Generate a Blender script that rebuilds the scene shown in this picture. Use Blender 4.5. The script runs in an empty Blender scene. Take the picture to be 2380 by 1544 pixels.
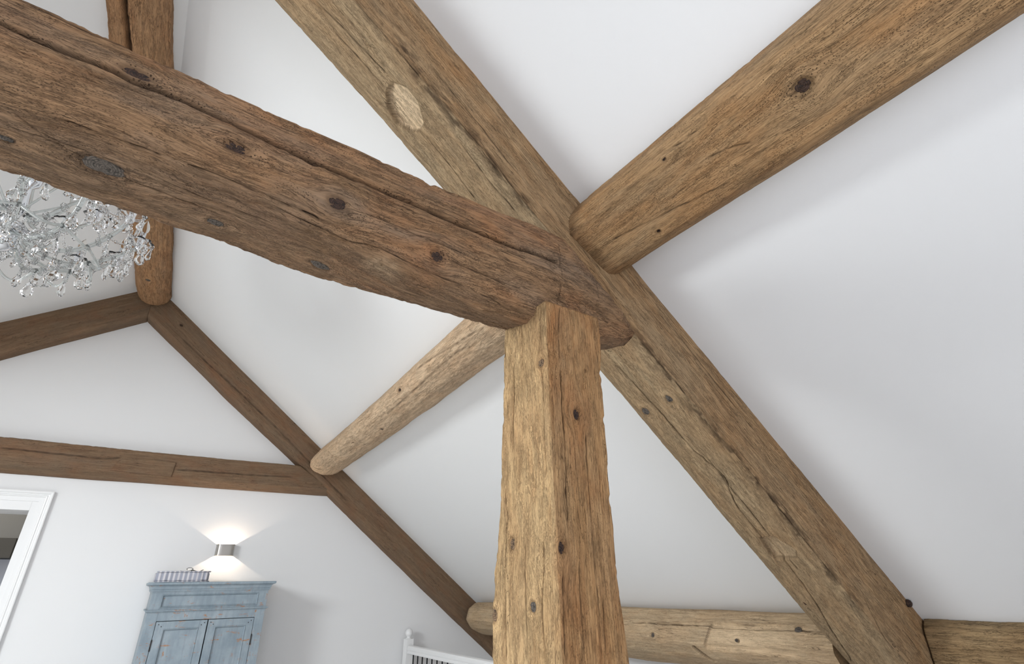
import bpy, bmesh, math, random
import numpy as np
from mathutils import Vector, Matrix
from mathutils.kdtree import KDTree

# ---------------------------------------------------------------- camera, world, lights, exposure
sc = bpy.context.scene
col = sc.collection
random.seed(4)
RNG = np.random.default_rng(4)
PI = math.pi

cd = bpy.data.cameras.new('camera')
cd.sensor_width = 36.0
cd.sensor_fit = 'HORIZONTAL'
cd.lens = 1187.3 / 2380 * 36
cd.clip_start = 0.01
cam = bpy.data.objects.new('camera', cd)
col.objects.link(cam)
_pi, _ya, _ro = .4573, .6025, .0182
_fh = Vector((math.sin(_ya), math.cos(_ya), 0)); _rt = Vector((math.cos(_ya), -math.sin(_ya), 0)); _up = Vector((0, 0, 1))
_fw = _fh*math.cos(_pi) + _up*math.sin(_pi); _dn = _fh*math.sin(_pi) - _up*math.cos(_pi)
_r = _rt*math.cos(_ro) + _dn*math.sin(_ro); _d = -_rt*math.sin(_ro) + _dn*math.cos(_ro)
cam.matrix_world = Matrix.Translation((0, 0, 1.6)) @ Matrix((( _r.x, -_d.x, -_fw.x), (_r.y, -_d.y, -_fw.y), (_r.z, -_d.z, -_fw.z))).to_4x4()
sc.camera = cam

sc.view_settings.view_transform = 'Standard'
sc.view_settings.look = 'None'
sc.view_settings.gamma = 1.0
sc.view_settings.use_curve_mapping = False
sc.view_settings.exposure = -0.12

w = bpy.data.worlds.new('sky')
sc.world = w
w.use_nodes = True
w.node_tree.nodes['Background'].inputs[0].default_value = (.82, .9, 1, 1)
w.node_tree.nodes['Background'].inputs[1].default_value = 1.0

AL, BR = math.radians(37.871), 4.0870       # right slope: z = BR - tan(AL) x
TA = math.tan(AL)
TL = .69                                    # left slope: z = AZ + TL (x - AX)
AX, AZ = -.464, 4.448
XR, XL, YB, YN = 3.80, -4.4, 6.0, -3.0

def area_light(name, loc, size, size_y, direction, energy, color):
    l = bpy.data.lights.new(name, 'AREA'); l.shape = 'RECTANGLE'; l.size = size; l.size_y = size_y
    l.energy = energy; l.color = color
    o = bpy.data.objects.new(name, l); col.objects.link(o)
    o.location = loc
    o.rotation_euler = Vector(direction).to_track_quat('-Z', 'Y').to_euler()
    return o
_nl = Vector((TL, 0, -1)).normalized()
SKY1, SKY2 = (-3.3, -2.3, 1.86, 3.06), (-3.3, -2.3, -1.3, -.1)
def sky_light(name, r, e, c):
    xm, ym = (r[0]+r[1])/2, (r[2]+r[3])/2
    p = Vector((xm, ym, AZ + TL*(xm-AX))) - _nl*.05
    # local Y follows the long side along the ridge
    l = area_light(name, p, 1.15, 1.15, _nl, e, c)
    return l
sky_light('unseen_roof_light', SKY1, 172, (.915, .965, .99))
sky_light('unseen_roof_light', SKY2, 7, (.90, .95, 1))  # weak second light, added to fill the near ceiling
area_light('added_front_fill', (-.6, YN+.03, 1.7), 3.0, 1.9, (0, 1, .12), 98, (.86, .90, 1))  # unseen fill light added behind the camera

# ---------------------------------------------------------------- helpers
def link(me, name, parent=None, mats=()):
    o = bpy.data.objects.new(name, me); col.objects.link(o)
    for m in mats: me.materials.append(m)
    if parent is not None: o.parent = parent
    return o
def tag(o, label=None, cat=None, group=None, kind=None):
    if label: o['label'] = label
    if cat: o['category'] = cat
    if group: o['group'] = group
    if kind: o['kind'] = kind
    return o
def empty(name, loc, label, cat, group=None):
    o = bpy.data.objects.new(name, None); col.objects.link(o); o.location = loc; o.empty_display_size = .1
    return tag(o, label, cat, group)
def bm_obj(name, bm, mat, parent=None, smooth=False):
    me = bpy.data.meshes.new(name); bm.to_mesh(me); bm.free()
    if smooth:
        for p in me.polygons: p.use_smooth = True
    return link(me, name, parent, [mat])
def box(bm, x0, x1, y0, y1, z0, z1):
    v = [bm.verts.new((x, y, z)) for z in (z0, z1) for y in (y0, y1) for x in (x0, x1)]
    for f in ((0,2,3,1),(4,5,7,6),(0,1,5,4),(2,6,7,3),(0,4,6,2),(1,3,7,5)): bm.faces.new([v[i] for i in f])
    return v
def boxes(name, L, mat, parent=None, bevel=0.0):
    bm = bmesh.new()
    for b in L: box(bm, *b)
    if bevel: bmesh.ops.bevel(bm, geom=list(bm.edges), offset=bevel, segments=2, affect='EDGES', profile=.6)
    bmesh.ops.recalc_face_normals(bm, faces=bm.faces)
    return bm_obj(name, bm, mat, parent)
def prism(bm, pts, y0, y1):            # polygon in x,z extruded along y
    a = [bm.verts.new((x, y0, z)) for x, z in pts]; b = [bm.verts.new((x, y1, z)) for x, z in pts]
    n = len(pts); bm.faces.new(a); bm.faces.new(b[::-1])
    for i in range(n): bm.faces.new((a[i], b[i], b[(i+1) % n], a[(i+1) % n]))
def tube(bm, pts, r, seg=10, cap=True):
    pts = [Vector(p) for p in pts]; rings = []
    rr = r if hasattr(r, '__len__') else [r]*len(pts)
    t0 = (pts[1]-pts[0]).normalized(); n = t0.orthogonal().normalized()
    for i, p in enumerate(pts):
        t = (pts[min(i+1, len(pts)-1)] - pts[max(i-1, 0)]).normalized()
        n = (n - t*n.dot(t)).normalized(); b = t.cross(n)
        rings.append([bm.verts.new(p + (n*math.cos(a) + b*math.sin(a))*rr[i]) for a in [2*PI*k/seg for k in range(seg)]])
    for A, B in zip(rings, rings[1:]):
        for k in range(seg): bm.faces.new((A[k], A[(k+1) % seg], B[(k+1) % seg], B[k]))
    if cap: bm.faces.new(rings[0][::-1]); bm.faces.new(rings[-1])
def lathe(bm, prof, c=(0,0,0), seg=24):     # prof: (r, z)
    c = Vector(c); rings = []
    for r, z in prof:
        if r < 1e-5: rings.append([bm.verts.new(c + Vector((0, 0, z)))])
        else: rings.append([bm.verts.new(c + Vector((r*math.cos(2*PI*k/seg), r*math.sin(2*PI*k/seg), z))) for k in range(seg)])
    for A, B in zip(rings, rings[1:]):
        for k in range(seg):
            a0, a1 = A[k % len(A)], A[(k+1) % len(A)]; b0, b1 = B[k % len(B)], B[(k+1) % len(B)]
            vs = []
            for v in (a0, a1, b1, b0):
                if v not in vs: vs.append(v)
            if len(vs) > 2: bm.faces.new(vs)

# ---------------------------------------------------------------- numpy noise
def _hash(i, j, k, s):
    h = (i*374761393 + j*668265263 + k*2147483647 + s*144665) & 0xffffffff
    h = ((h ^ (h >> 13)) * 1274126177) & 0xffffffff
    h = h ^ (h >> 16)
    return (h & 0xffff) / 32767.5 - 1
def vnoise(P, s=0):
    P = np.asarray(P, float); I = np.floor(P).astype(np.int64); f = P - I; f = f*f*(3-2*f)
    r = 0
    for a in (0, 1):
        for b in (0, 1):
            for c in (0, 1):
                wt = (f[:, 0] if a else 1-f[:, 0])*(f[:, 1] if b else 1-f[:, 1])*(f[:, 2] if c else 1-f[:, 2])
                r = r + wt*_hash(I[:, 0]+a, I[:, 1]+b, I[:, 2]+c, s)
    return r
def fbm(P, o=3, s=0):
    P = np.asarray(P, float); r = 0; a = 1; t = 0
    for i in range(o): r = r + a*vnoise(P*2.03**i, s+i*7); t += a; a *= .55
    return r/t

# ---------------------------------------------------------------- materials
def nt(name):
    m = bpy.data.materials.new(name); m.use_nodes = True
    n = m.node_tree.nodes; l = m.node_tree.links
    return m, n, l, n['Principled BSDF']
def srgb(r, g, b):
    f = lambda c: (c/255/12.92) if c/255 <= .04045 else ((c/255+.055)/1.055)**2.4
    return (f(r), f(g), f(b), 1)
def plain(name, c, rough=.5, metal=0., noise=0., spec=.5):
    m, n, l, b = nt(name)
    b.inputs['Base Color'].default_value = c; b.inputs['Roughness'].default_value = rough
    b.inputs['Metallic'].default_value = metal; b.inputs['Specular IOR Level'].default_value = spec
    if noise:
        t = n.new('ShaderNodeTexNoise'); t.inputs['Scale'].default_value = 60; t.inputs['Detail'].default_value = 4
        tc = n.new('ShaderNodeTexCoord'); l.new(tc.outputs['Object'], t.inputs['Vector'])
        bp = n.new('ShaderNodeBump'); bp.inputs['Strength'].default_value = noise; bp.inputs['Distance'].default_value = .002
        l.new(t.outputs[0], bp.inputs['Height']); l.new(bp.outputs[0], b.inputs['Normal'])
    return m
def mixc(n, l, fac, a, b, mode='MIX'):
    x = n.new('ShaderNodeMix'); x.data_type = 'RGBA'; x.blend_type = mode
    for sock, v in ((x.inputs[0], fac), (x.inputs[6], a), (x.inputs[7], b)):
        if hasattr(v, 'is_linked'): l.new(v, sock)
        else: sock.default_value = v
    return x.outputs[2]
def rng(n, l, v, a, b, c=0., d=1., smooth=False):
    x = n.new('ShaderNodeMapRange'); x.inputs[1].default_value = a; x.inputs[2].default_value = b
    x.inputs[3].default_value = c; x.inputs[4].default_value = d
    if smooth: x.interpolation_type = 'SMOOTHSTEP'
    l.new(v, x.inputs[0]); return x.outputs[0]
def mth(n, l, op, a, b=None):
    x = n.new('ShaderNodeMath'); x.operation = op
    for i, v in enumerate((a, b)):
        if v is None: continue
        if hasattr(v, 'is_linked'): l.new(v, x.inputs[i])
        else: x.inputs[i].default_value = v
    return x.outputs[0]

def wood(name, light, mid, dark, grey=None, greyamt=.4, orange=None, oramt=.3, pits=1.0, bump=1.0, rough=.78, seed=0., checks=.8, wcol=None, fs=1.):
    """aged timber; the vector attribute gco runs x along the grain (metres)"""
    m, n, l, b = nt(name)
    at = n.new('ShaderNodeAttribute'); at.attribute_name = 'gco'
    fe = n.new('ShaderNodeAttribute'); fe.attribute_name = 'feat'
    sp = n.new('ShaderNodeSeparateColor'); l.new(fe.outputs['Color'], sp.inputs[0])
    def mp(sx, sy, off=0.):
        q = n.new('ShaderNodeMapping'); q.inputs['Scale'].default_value = (sx, sy, sy)
        q.inputs['Location'].default_value = (seed+off, seed*1.3+off, off)
        l.new(at.outputs['Vector'], q.inputs['Vector']); return q.outputs[0]
    def noise(sx, sy, det=5, rg=.55, off=0., dist=0.):
        t = n.new('ShaderNodeTexNoise'); t.inputs['Scale'].default_value = 1; t.inputs['Detail'].default_value = det
        t.inputs['Roughness'].default_value = rg; t.inputs['Distortion'].default_value = dist
        l.new(mp(sx, sy, off), t.inputs['Vector']); return t.outputs[0]
    streak = noise(2.4, 62, 8, .74, 0, .35)
    fibre = noise(7, 360*fs, 5, .65, 3.)
    rough_ = noise(45*fs, 160*fs, 5, .7, 63., .5)
    F_ = lambda a, b_, *r: noise(a*fs, b_*fs, *r)
    blotch = noise(2.2, 9, 4, .6, 7., .4)
    blot2 = noise(3.5, 7, 4, .6, 21., .6)
    chk = noise(3.2, 40, 4, .6, 11., .8)
    ck2 = F_(12, 120, 4, .6, 31., 1.2)
    ck4 = F_(26, 210, 3, .6, 71., 1.0)
    # growth rings seen as wavy bands
    wv = n.new('ShaderNodeTexWave'); wv.wave_type = 'BANDS'; wv.bands_direction = 'Y'
    wv.inputs['Scale'].default_value = 1; wv.inputs['Distortion'].default_value = 5.5; wv.inputs['Detail'].default_value = 3
    wv.inputs['Detail Scale'].default_value = .55; wv.inputs['Detail Roughness'].default_value = .6
    q = n.new('ShaderNodeMapping'); q.inputs['Scale'].default_value = (1.6, 44, 44); q.inputs['Rotation'].default_value = (.6, 0, .02)
    l.new(at.outputs['Vector'], q.inputs['Vector']); l.new(q.outputs[0], wv.inputs['Vector'])
    vo = n.new('ShaderNodeTexVoronoi'); vo.feature = 'F1'; vo.inputs['Scale'].default_value = 1; vo.inputs['Randomness'].default_value = 1
    l.new(mp(130, 350, 5.), vo.inputs['Vector'])
    pit = mth(n, l, 'MULTIPLY', rng(n, l, vo.outputs['Distance'], .30, .16, 0, 1), rng(n, l, noise(6, 22, 2, .5, 17.), .42, .56, 0, 1))
    pit = mth(n, l, 'MULTIPLY', pit, pits)
    crk = rng(n, l, mth(n, l, 'ABSOLUTE', mth(n, l, 'SUBTRACT', chk, .5)), .0, .012, 1, 0)
    crk = mth(n, l, 'MULTIPLY', crk, rng(n, l, noise(3, 12, 2, .5, 41.), .50, .58, 0, 1))
    ck3 = rng(n, l, mth(n, l, 'ABSOLUTE', mth(n, l, 'SUBTRACT', ck2, .5)), .0, .030, 1, 0)
    ck3 = mth(n, l, 'MULTIPLY', ck3, rng(n, l, noise(9, 40, 3, .6, 51.), .45, .56, 0, 1))
    ck5 = rng(n, l, mth(n, l, 'ABSOLUTE', mth(n, l, 'SUBTRACT', ck4, .5)), .0, .045, 1, 0)
    ck5 = mth(n, l, 'MULTIPLY', ck5, rng(n, l, noise(14, 60, 3, .6, 81.), .47, .58, 0, .75))
    ck3 = mth(n, l, 'MAXIMUM', ck3, ck5)
    crk = mth(n, l, 'MAXIMUM', crk, mth(n, l, 'MULTIPLY', ck3, checks))
    c = mixc(n, l, rng(n, l, streak, .28, .72), mid, light)
    c = mixc(n, l, rng(n, l, fibre, .42, .68, .0, .42), c, dark)
    c = mixc(n, l, rng(n, l, rough_, .52, .68, .0, .3), c, dark)
    c = mixc(n, l, rng(n, l, wv.outputs['Fac'], .0, .5, .26, 0), c, dark)
    if orange: c = mixc(n, l, rng(n, l, blot2, .45, .72, 0, oramt), c, orange)
    if grey: c = mixc(n, l, rng(n, l, blotch, .45, .72, 0, greyamt), c, grey)
    c = mixc(n, l, rng(n, l, blotch, .42, .25, 0, .4), c, dark)
    wt = fe.outputs['Alpha']  # paler faces: weathering, and light painted on post and rafter
    wg = wcol or (tuple(.55*a+.45*b for a, b in zip(light[:3], grey[:3]))+(1,))
    c = mixc(n, l, mth(n, l, 'MULTIPLY', wt, rng(n, l, rough_, .50, .64, 0, .55)), c, dark)
    c = mixc(n, l, mth(n, l, 'MULTIPLY', wt, rng(n, l, noise(5, 30, 5, .7, 91.), .30, .62, .3, .75)), c, wg)
    ckw = rng(n, l, mth(n, l, 'ABSOLUTE', mth(n, l, 'SUBTRACT', F_(17, 170, 5, .68, 101., 1.4), .5)), .0, .035, 1, 0)
    ckw = mth(n, l, 'MULTIPLY', ckw, mth(n, l, 'MULTIPLY', wt, rng(n, l, noise(12, 45, 3, .6, 111.), .42, .54, .15, .9)))
    crk = mth(n, l, 'MAXIMUM', crk, ckw)
    # per vertex: R shade painted into cracks and cuts, G dark stain / knot halo, B pale fresh cut
    c = mixc(n, l, mth(n, l, 'MULTIPLY', sp.outputs[2], .9), c, srgb(240, 212, 174))
    dk = tuple(x*.30 for x in dark[:3]) + (1,)
    c = mixc(n, l, mth(n, l, 'MULTIPLY', sp.outputs[1], .8), c, tuple(x*.55 for x in dark[:3]) + (1,))
    pc = mth(n, l, 'MAXIMUM', mth(n, l, 'MULTIPLY', pit, .8), mth(n, l, 'MULTIPLY', crk, .85))
    pc = mth(n, l, 'MAXIMUM', pc, mth(n, l, 'MULTIPLY', sp.outputs[0], .97))
    c = mixc(n, l, pc, c, dk)  # dark crack colour stands in for the shade inside them
    l.new(c, b.inputs['Base Color'])
    b.inputs['Roughness'].default_value = rough; b.inputs['Specular IOR Level'].default_value = .25
    h = mth(n, l, 'ADD', mth(n, l, 'MULTIPLY', fibre, .7), mth(n, l, 'MULTIPLY', streak, .45))
    h = mth(n, l, 'ADD', h, mth(n, l, 'MULTIPLY', rough_, .3))
    h = mth(n, l, 'SUBTRACT', h, mth(n, l, 'MULTIPLY', mth(n, l, 'MAXIMUM', pit, crk), .9))
    bp = n.new('ShaderNodeBump'); bp.inputs['Strength'].default_value = min(1, .7*bump); bp.inputs['Distance'].default_value = .0042*bump
    l.new(h, bp.inputs['Height']); l.new(bp.outputs[0], b.inputs['Normal'])
    return m

W_RAFTER = wood('weathered_rafter_oak', srgb(202,168,126), srgb(162,128,90), srgb(92,68,46), srgb(160,138,108), .5, srgb(166,118,72), .45, 1, 1, .8, 1., .8, srgb(196,172,136), 1.2)
W_COLLAR = wood('brown_collar_pine', srgb(180,143,106), srgb(144,111,80), srgb(82,60,43), srgb(132,118,104), .5, srgb(176,116,72), .45, 1.1, 1.1, .8, 5., .8, None, 1.3)
W_POST = wood('golden_post_pine', srgb(204,164,116), srgb(168,126,82), srgb(112,78,48), srgb(140,124,100), .4, srgb(156,98,54), .6, .6, 1.0, .8, 9., .7, srgb(232,198,148), 1.5)
W_PURLIN = wood('tan_purlin_oak', srgb(198,163,120), srgb(162,126,87), srgb(94,69,45), srgb(152,134,108), .4, srgb(180,126,74), .4, 1.3, .9, .8, 13.)
W_PALE = wood('pale_purlin_pine', srgb(244,218,184), srgb(224,190,152), srgb(150,114,82), srgb(214,190,162), .3, srgb(216,166,120), .4, .4, 1.1, .8, 17., .7, srgb(240,212,178), 1.)
W_PLATE = wood('pale_wall_plate_pine', srgb(230,204,168), srgb(200,170,132), srgb(128,100,72), srgb(176,160,134), .45, srgb(196,150,104), .3, .5, 1, .8, 23., .5)
W_PLATE2 = wood('brown_wall_plate', srgb(186,158,118), srgb(152,126,90), srgb(92,72,50), srgb(132,118,94), .5, srgb(152,112,72), .3, .6, 1, .8, 29.)
W_GABLE = wood('dark_gable_timber', srgb(148,122,96), srgb(120,96,74), srgb(76,58,44), srgb(112,100,86), .4, srgb(130,86,58), .4, .2, .6, .8, 31., .45)
W_RIDGE = wood('ridge_log', srgb(206,162,118), srgb(176,130,90), srgb(108,78,52), srgb(166,140,112), .35, srgb(182,124,78), .4, .4, 1.1, .8, 37.)

def knot_mat(name, a, b_, seed):
    m, n, l, b = nt(name)
    tc = n.new('ShaderNodeTexCoord')
    wv = n.new('ShaderNodeTexWave'); wv.wave_type = 'RINGS'; wv.rings_direction = 'Z'
    wv.inputs['Scale'].default_value = 60; wv.inputs['Distortion'].default_value = 3; wv.inputs['Detail'].default_value = 3
    l.new(tc.outputs['Object'], wv.inputs['Vector'])
    no = n.new('ShaderNodeTexNoise'); no.inputs['Scale'].default_value = 130; no.inputs['Detail'].default_value = 4
    l.new(tc.outputs['Object'], no.inputs['Vector'])
    c = mixc(n, l, wv.outputs['Fac'], a, b_)
    c = mixc(n, l, rng(n, l, no.outputs[0], .5, .62, 0, .8), c, tuple(x*.35 for x in b_[:3])+(1,))
    l.new(c, b.inputs['Base Color']); b.inputs['Roughness'].default_value = .8
    bp = n.new('ShaderNodeBump'); bp.inputs['Strength'].default_value = .8; bp.inputs['Distance'].default_value = .003
    l.new(no.outputs[0], bp.inputs['Height']); l.new(bp.outputs[0], b.inputs['Normal'])
    return m
KNOT = [knot_mat('dark_knot', srgb(70,47,33), srgb(42,28,20), 0), knot_mat('grey_knot', srgb(104,95,86), srgb(74,67,60), 1), knot_mat('ringed_knot', srgb(138,112,84), srgb(88,66,46), 2)]

def plaster(name, c):
    m, n, l, b = nt(name)
    tc = n.new('ShaderNodeTexCoord')
    t = n.new('ShaderNodeTexNoise'); t.inputs['Scale'].default_value = 1.1; t.inputs['Detail'].default_value = 2
    l.new(tc.outputs['Object'], t.inputs['Vector'])
    l.new(mixc(n, l, t.outputs[0], c, tuple(x*.965 for x in c[:3])+(1,)), b.inputs['Base Color'])
    t2 = n.new('ShaderNodeTexNoise'); t2.inputs['Scale'].default_value = 90; t2.inputs['Detail'].default_value = 3
    l.new(tc.outputs['Object'], t2.inputs['Vector'])
    bp = n.new('ShaderNodeBump'); bp.inputs['Strength'].default_value = .06; bp.inputs['Distance'].default_value = .002
    l.new(t2.outputs[0], bp.inputs['Height']); l.new(bp.outputs[0], b.inputs['Normal'])
    b.inputs['Roughness'].default_value = .85; b.inputs['Specular IOR Level'].default_value = .2
    return m
M_CEIL = plaster('white_ceiling_paint', (.85, .85, .845, 1))
M_WALL = plaster('white_wall_paint', (.85, .85, .85, 1))
M_WHITE = plain('white_gloss_paint', (.86, .86, .855, 1), .35)
M_FLOOR = plain('pale_bounce_floor', (.76, .74, .72, 1), .9)  # unseen floor, made pale to bounce light onto the left slope

# ---------------------------------------------------------------- timber builder
def smooth_ring(R, k):
    for _ in range(k): R = .25*np.roll(R, 1, 1) + .5*R + .25*np.roll(R, -1, 1)
    return R
def log(name, stations, mat, ds, dp, label, cat='beam', feat=None, rnd=3, rough=1.0, wts=None, seed=0, coarse=None, caps=True, group=None, carve=None, chip=1.0, low=1.0, vis=None, kg=1.0, weath_lit=None):
    """stations: list of K world corners; dense lofted mesh with rough-hewn relief.
    wts: per corner-to-corner edge density; vis: (s0,s1) the stretch that gets the dense rows"""
    S = np.array(stations, float)                      # n,K,3
    n, K = S.shape[:2]
    cen = S.mean(1); sl = np.r_[0, np.cumsum(np.linalg.norm(np.diff(cen, axis=0), axis=1))]
    L = sl[-1]; ax = (cen[-1]-cen[0]); ax /= np.linalg.norm(ax)
    if vis is None: su = np.linspace(0, L, max(4, int(L/ds)))
    else:
        a, b_ = vis; parts = []
        if a > 0: parts.append(np.arange(0, a, ds*6))
        parts.append(np.arange(a, b_, ds))
        if b_ < L: parts.append(np.arange(b_, L, ds*6))
        su = np.unique(np.r_[np.concatenate(parts), L])
    C = np.stack([np.stack([np.interp(su, sl, S[:, k, d]) for d in range(3)], -1) for k in range(K)], 1)   # nu,K,3
    el = np.linalg.norm(np.roll(C, -1, 1)-C, axis=2).mean(0)
    wts = wts or [1]*K
    segs = []; corner = []; wth = []; weath_lit = weath_lit or [0]*K
    for k in range(K):
        ne = max(3, int(el[k]/dp*wts[k])); t = np.arange(ne)/ne
        segs.append(C[:, k, None]*(1-t)[None, :, None] + C[:, (k+1) % K, None]*t[None, :, None])
        dmm = np.minimum(t, 1-t)*el[k]; corner += list(np.exp(-(dmm/.02)**2)); wth += [weath_lit[k]]*ne
    R = np.concatenate(segs, 1)                        # nu,nv,3
    R = smooth_ring(R, rnd)
    corner = np.array(corner); wth = np.array(wth, float)
    for _ in range(int(.02/dp)): wth = .5*wth+.25*np.roll(wth, 1)+.25*np.roll(wth, -1)
    nu, nv = R.shape[:2]
    # normals
    du = np.gradient(R, axis=0); dv = (np.roll(R, -1, 1)-np.roll(R, 1, 1))
    N = np.cross(du, dv); N /= np.linalg.norm(N, axis=2, keepdims=True)+1e-12
    cc = R.mean(1, keepdims=True)
    sg = np.sign((N*(R-cc)).sum(2).mean()); N *= sg
    # local coords: x along, y,z across
    zz = np.array([0, 0, 1.]); ey = np.cross(zz, ax)
    if np.linalg.norm(ey) < .2: ey = np.array([1., 0, 0])
    ey /= np.linalg.norm(ey); ez = np.cross(ax, ey)
    P = R.reshape(-1, 3); Nf = N.reshape(-1, 3)
    q = P - cen[0]
    G = np.stack([q@ax, q@ey, q@ez], 1)
    cm = np.tile(corner, nu)
    d = low*.006*fbm(G*[2.5, 3, 3], 2, seed) + .0014*fbm(G*[3.5, 42, 42], 3, seed+11) + .0008*fbm(G*[22, 170, 170], 3, seed+23)
    rid = fbm(G*[3.5, 55, 55], 3, seed+31); d -= .0022*np.clip(.14-np.abs(rid), 0, 1)/.14*(fbm(G*[2, 7, 7], 2, seed+5) > -.1)
    ch = fbm(G*[26, 40, 40], 3, seed+41); d -= chip*cm*(.004*np.clip(ch, 0, 1)*2 + .0025*np.abs(fbm(G*[9, 9, 9], 2, seed+47)))
    wv = np.tile(wth, nu); wv = np.clip(wv*(.85+.6*fbm(G*[3, 14, 14], 2, seed+71)), 0, 1)
    d -= wv*(.0022*np.clip(fbm(G*[30, 75, 75], 3, seed+73), 0, 1)+.0016*np.clip(.10-np.abs(fbm(G*[9, 60, 60], 2, seed+77)), 0, 1)/.1)
    P = P + Nf*(rough*d)[:, None]
    col4 = np.zeros((len(P), 4)); col4[:, 3] = wv
    col4[:, 1] += .35*cm*np.clip(fbm(G*[4, 9, 9], 2, seed+61), 0, 1)
    knots = []
    if feat:
        kd = KDTree(len(P))
        for i, p in enumerate(P): kd.insert(p, i)
        kd.balance()
        P2 = P.copy()
        P0 = P.copy()
        for pts, wd, dep in feat.get('crack', []):
            pts = np.array(pts, float)
            sg_ = np.r_[0, np.cumsum(np.linalg.norm(np.diff(pts, axis=0), axis=1))]
            tt = np.arange(0, sg_[-1], .0025)
            line = np.stack([np.interp(tt, sg_, pts[:, j]) for j in range(3)], 1)
            wig = .004*fbm(np.stack([tt*22, tt*0+seed, tt*0+wd*999], 1), 3, seed+3)
            best = {}
            sn = np.zeros_like(line); ln = np.zeros_like(line)
            for j, p in enumerate(line):
                _, ix, _ = kd.find(p); sn[j] = p + Nf[ix]*((P0[ix]-p)@Nf[ix]); ln[j] = np.cross(Nf[ix], ax)
            hw_ = min(14, len(line)//3)
            if hw_ > 1:
                pad = np.concatenate([np.repeat(sn[:1], hw_, 0), sn, np.repeat(sn[-1:], hw_, 0)]); sn = np.stack([np.convolve(pad[:, q_], np.ones(2*hw_+1)/(2*hw_+1), 'valid') for q_ in range(3)], 1)
            for j, p in enumerate(line):
                pp = sn[j] + ln[j]*wig[j]
                e = min(1, j/12+.15, (len(line)-j)/12+.1) * (.8+.35*vnoise(np.array([[tt[j]*30, seed, 1.]]), 9)[0])
                if dep > .012: e = max(e, .9)
                ww = max(wd*max(.6, min(e, 1.1)), dp*1.15)
                for co, ix, dist in kd.find_range(pp, ww*1.7):
                    v = math.exp(-(dist/ww*1.05)**4)*min(1, max(e, .35))
                    if v > best.get(ix, 0): best[ix] = v
            for ix, v in best.items():
                P2[ix] -= Nf[ix]*dep*v; col4[ix, 0] = max(col4[ix, 0], v*min(1, dep/.006+.4))
        for p, ra, rl, ty in feat.get('knot', []):
            p = np.array(p); _, ix, _ = kd.find(p); c0 = P[ix].copy(); nn = Nf[ix]; lat = np.cross(nn, ax); lat /= np.linalg.norm(lat); al = np.cross(lat, nn)
            near = np.array([i for _, i, _ in kd.find_range(c0, max(ra, rl)*6.5)])
            if len(near) == 0: continue
            r = P[near]-c0; a_ = r@al; b_ = r@lat
            e = np.sqrt((a_/ra)**2+(b_/rl)**2)
            P2[near] += Nf[near]*(.002*np.exp(-((e-1.25)/.5)**2) - (.007 if ty == 0 else .004)*np.exp(-(e/.98)**8))[:, None]
            col4[near, 1] = np.maximum(col4[near, 1], .75*np.exp(-(e/1.25)**4))
            pull = .93*np.exp(-(a_/(ra*2.7))**2-(b_/(rl*2.6))**2)
            latl = np.array([lat@ey, lat@ez])
            G[near, 1] -= kg*pull*b_*latl[0]; G[near, 2] -= kg*pull*b_*latl[1]
            knots.append((c0, nn.copy(), al, lat, ra, rl, ty))
        for p, ra, rl in feat.get('pale', []):
            p = np.array(p); near = np.array([i for _, i, _ in kd.find_range(p, ra*1.6)])
            if len(near):
                e = np.linalg.norm(P[near]-p, axis=1)/ra
                col4[near, 2] = np.maximum(col4[near, 2], .45*np.exp(-e**3)*(.6+.6*fbm(P[near]*60, 2, 3)))
        P = P2
        if carve: carve(P, Nf, G, col4, kd)
    nvv = nu*nv
    verts = P.tolist() if False else P
    # faces
    i = np.arange(nu-1)[:, None]*nv; j = np.arange(nv)[None, :]; j2 = (j+1) % nv
    quads = np.stack([i+j, i+j2, i+nv+j2, i+nv+j], -1).reshape(-1, 4)
    if sg < 0: pass
    allv = [P]; allg = [G]; allc = [col4]; faces = [quads]; base = nvv
    if caps:
        for row, rev in ((0, 1), (nu-1, 0)):
            ring = P[row*nv:(row+1)*nv]; g = G[row*nv:(row+1)*nv]; cx = ring.mean(0); gx = g.mean(0)
            prev = np.arange(nv)+row*nv
            for f in (.9, .72, .5, .25, .02):
                pts = cx+(ring-cx)*f; gg = gx+(g-gx)*f
                nd = (1 if rev == 0 else -1)
                pts = pts + ax*(nd*.004*(1-f**8)*0 + .0025*fbm(pts*70, 2, seed)[:, None]*1.0)
                allv.append(pts); allg.append(gg*[1, 1, 1]); cc4 = np.zeros((nv, 4)); cc4[:, 1] = .15; cc4[:, 3] = .3; allc.append(cc4)
                cur = np.arange(nv)+base; base += nv
                a = np.stack([prev, cur, np.roll(cur, -1), np.roll(prev, -1)], -1)
                faces.append(a if rev else a[:, ::-1]); prev = cur
    V = np.concatenate(allv); Gc = np.concatenate(allg); Cc = np.concatenate(allc); Fq = np.concatenate(faces)
    if sg > 0: Fq = Fq[:, ::-1] if False else Fq
    org = cen[0]
    me = bpy.data.meshes.new(name)
    me.vertices.add(len(V)); me.vertices.foreach_set('co', (V-org).astype(np.float32).ravel())
    me.loops.add(Fq.size); me.loops.foreach_set('vertex_index', Fq.astype(np.int32).ravel())
    me.polygons.add(len(Fq)); me.polygons.foreach_set('loop_start', np.arange(0, Fq.size, 4, dtype=np.int32))
    me.polygons.foreach_set('loop_total', np.full(len(Fq), 4, np.int32))
    me.polygons.foreach_set('use_smooth', np.ones(len(Fq), bool))
    me.update(calc_edges=True)
    # make normals face outward
    c0 = V[Fq[0]]; nrm = np.cross(c0[1]-c0[0], c0[2]-c0[0])
    if nrm @ (c0.mean(0)-R[0].mean(0)) < 0: me.flip_normals()
    a = me.attributes.new('gco', 'FLOAT_VECTOR', 'POINT'); a.data.foreach_set('vector', Gc.astype(np.float32).ravel())
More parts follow.
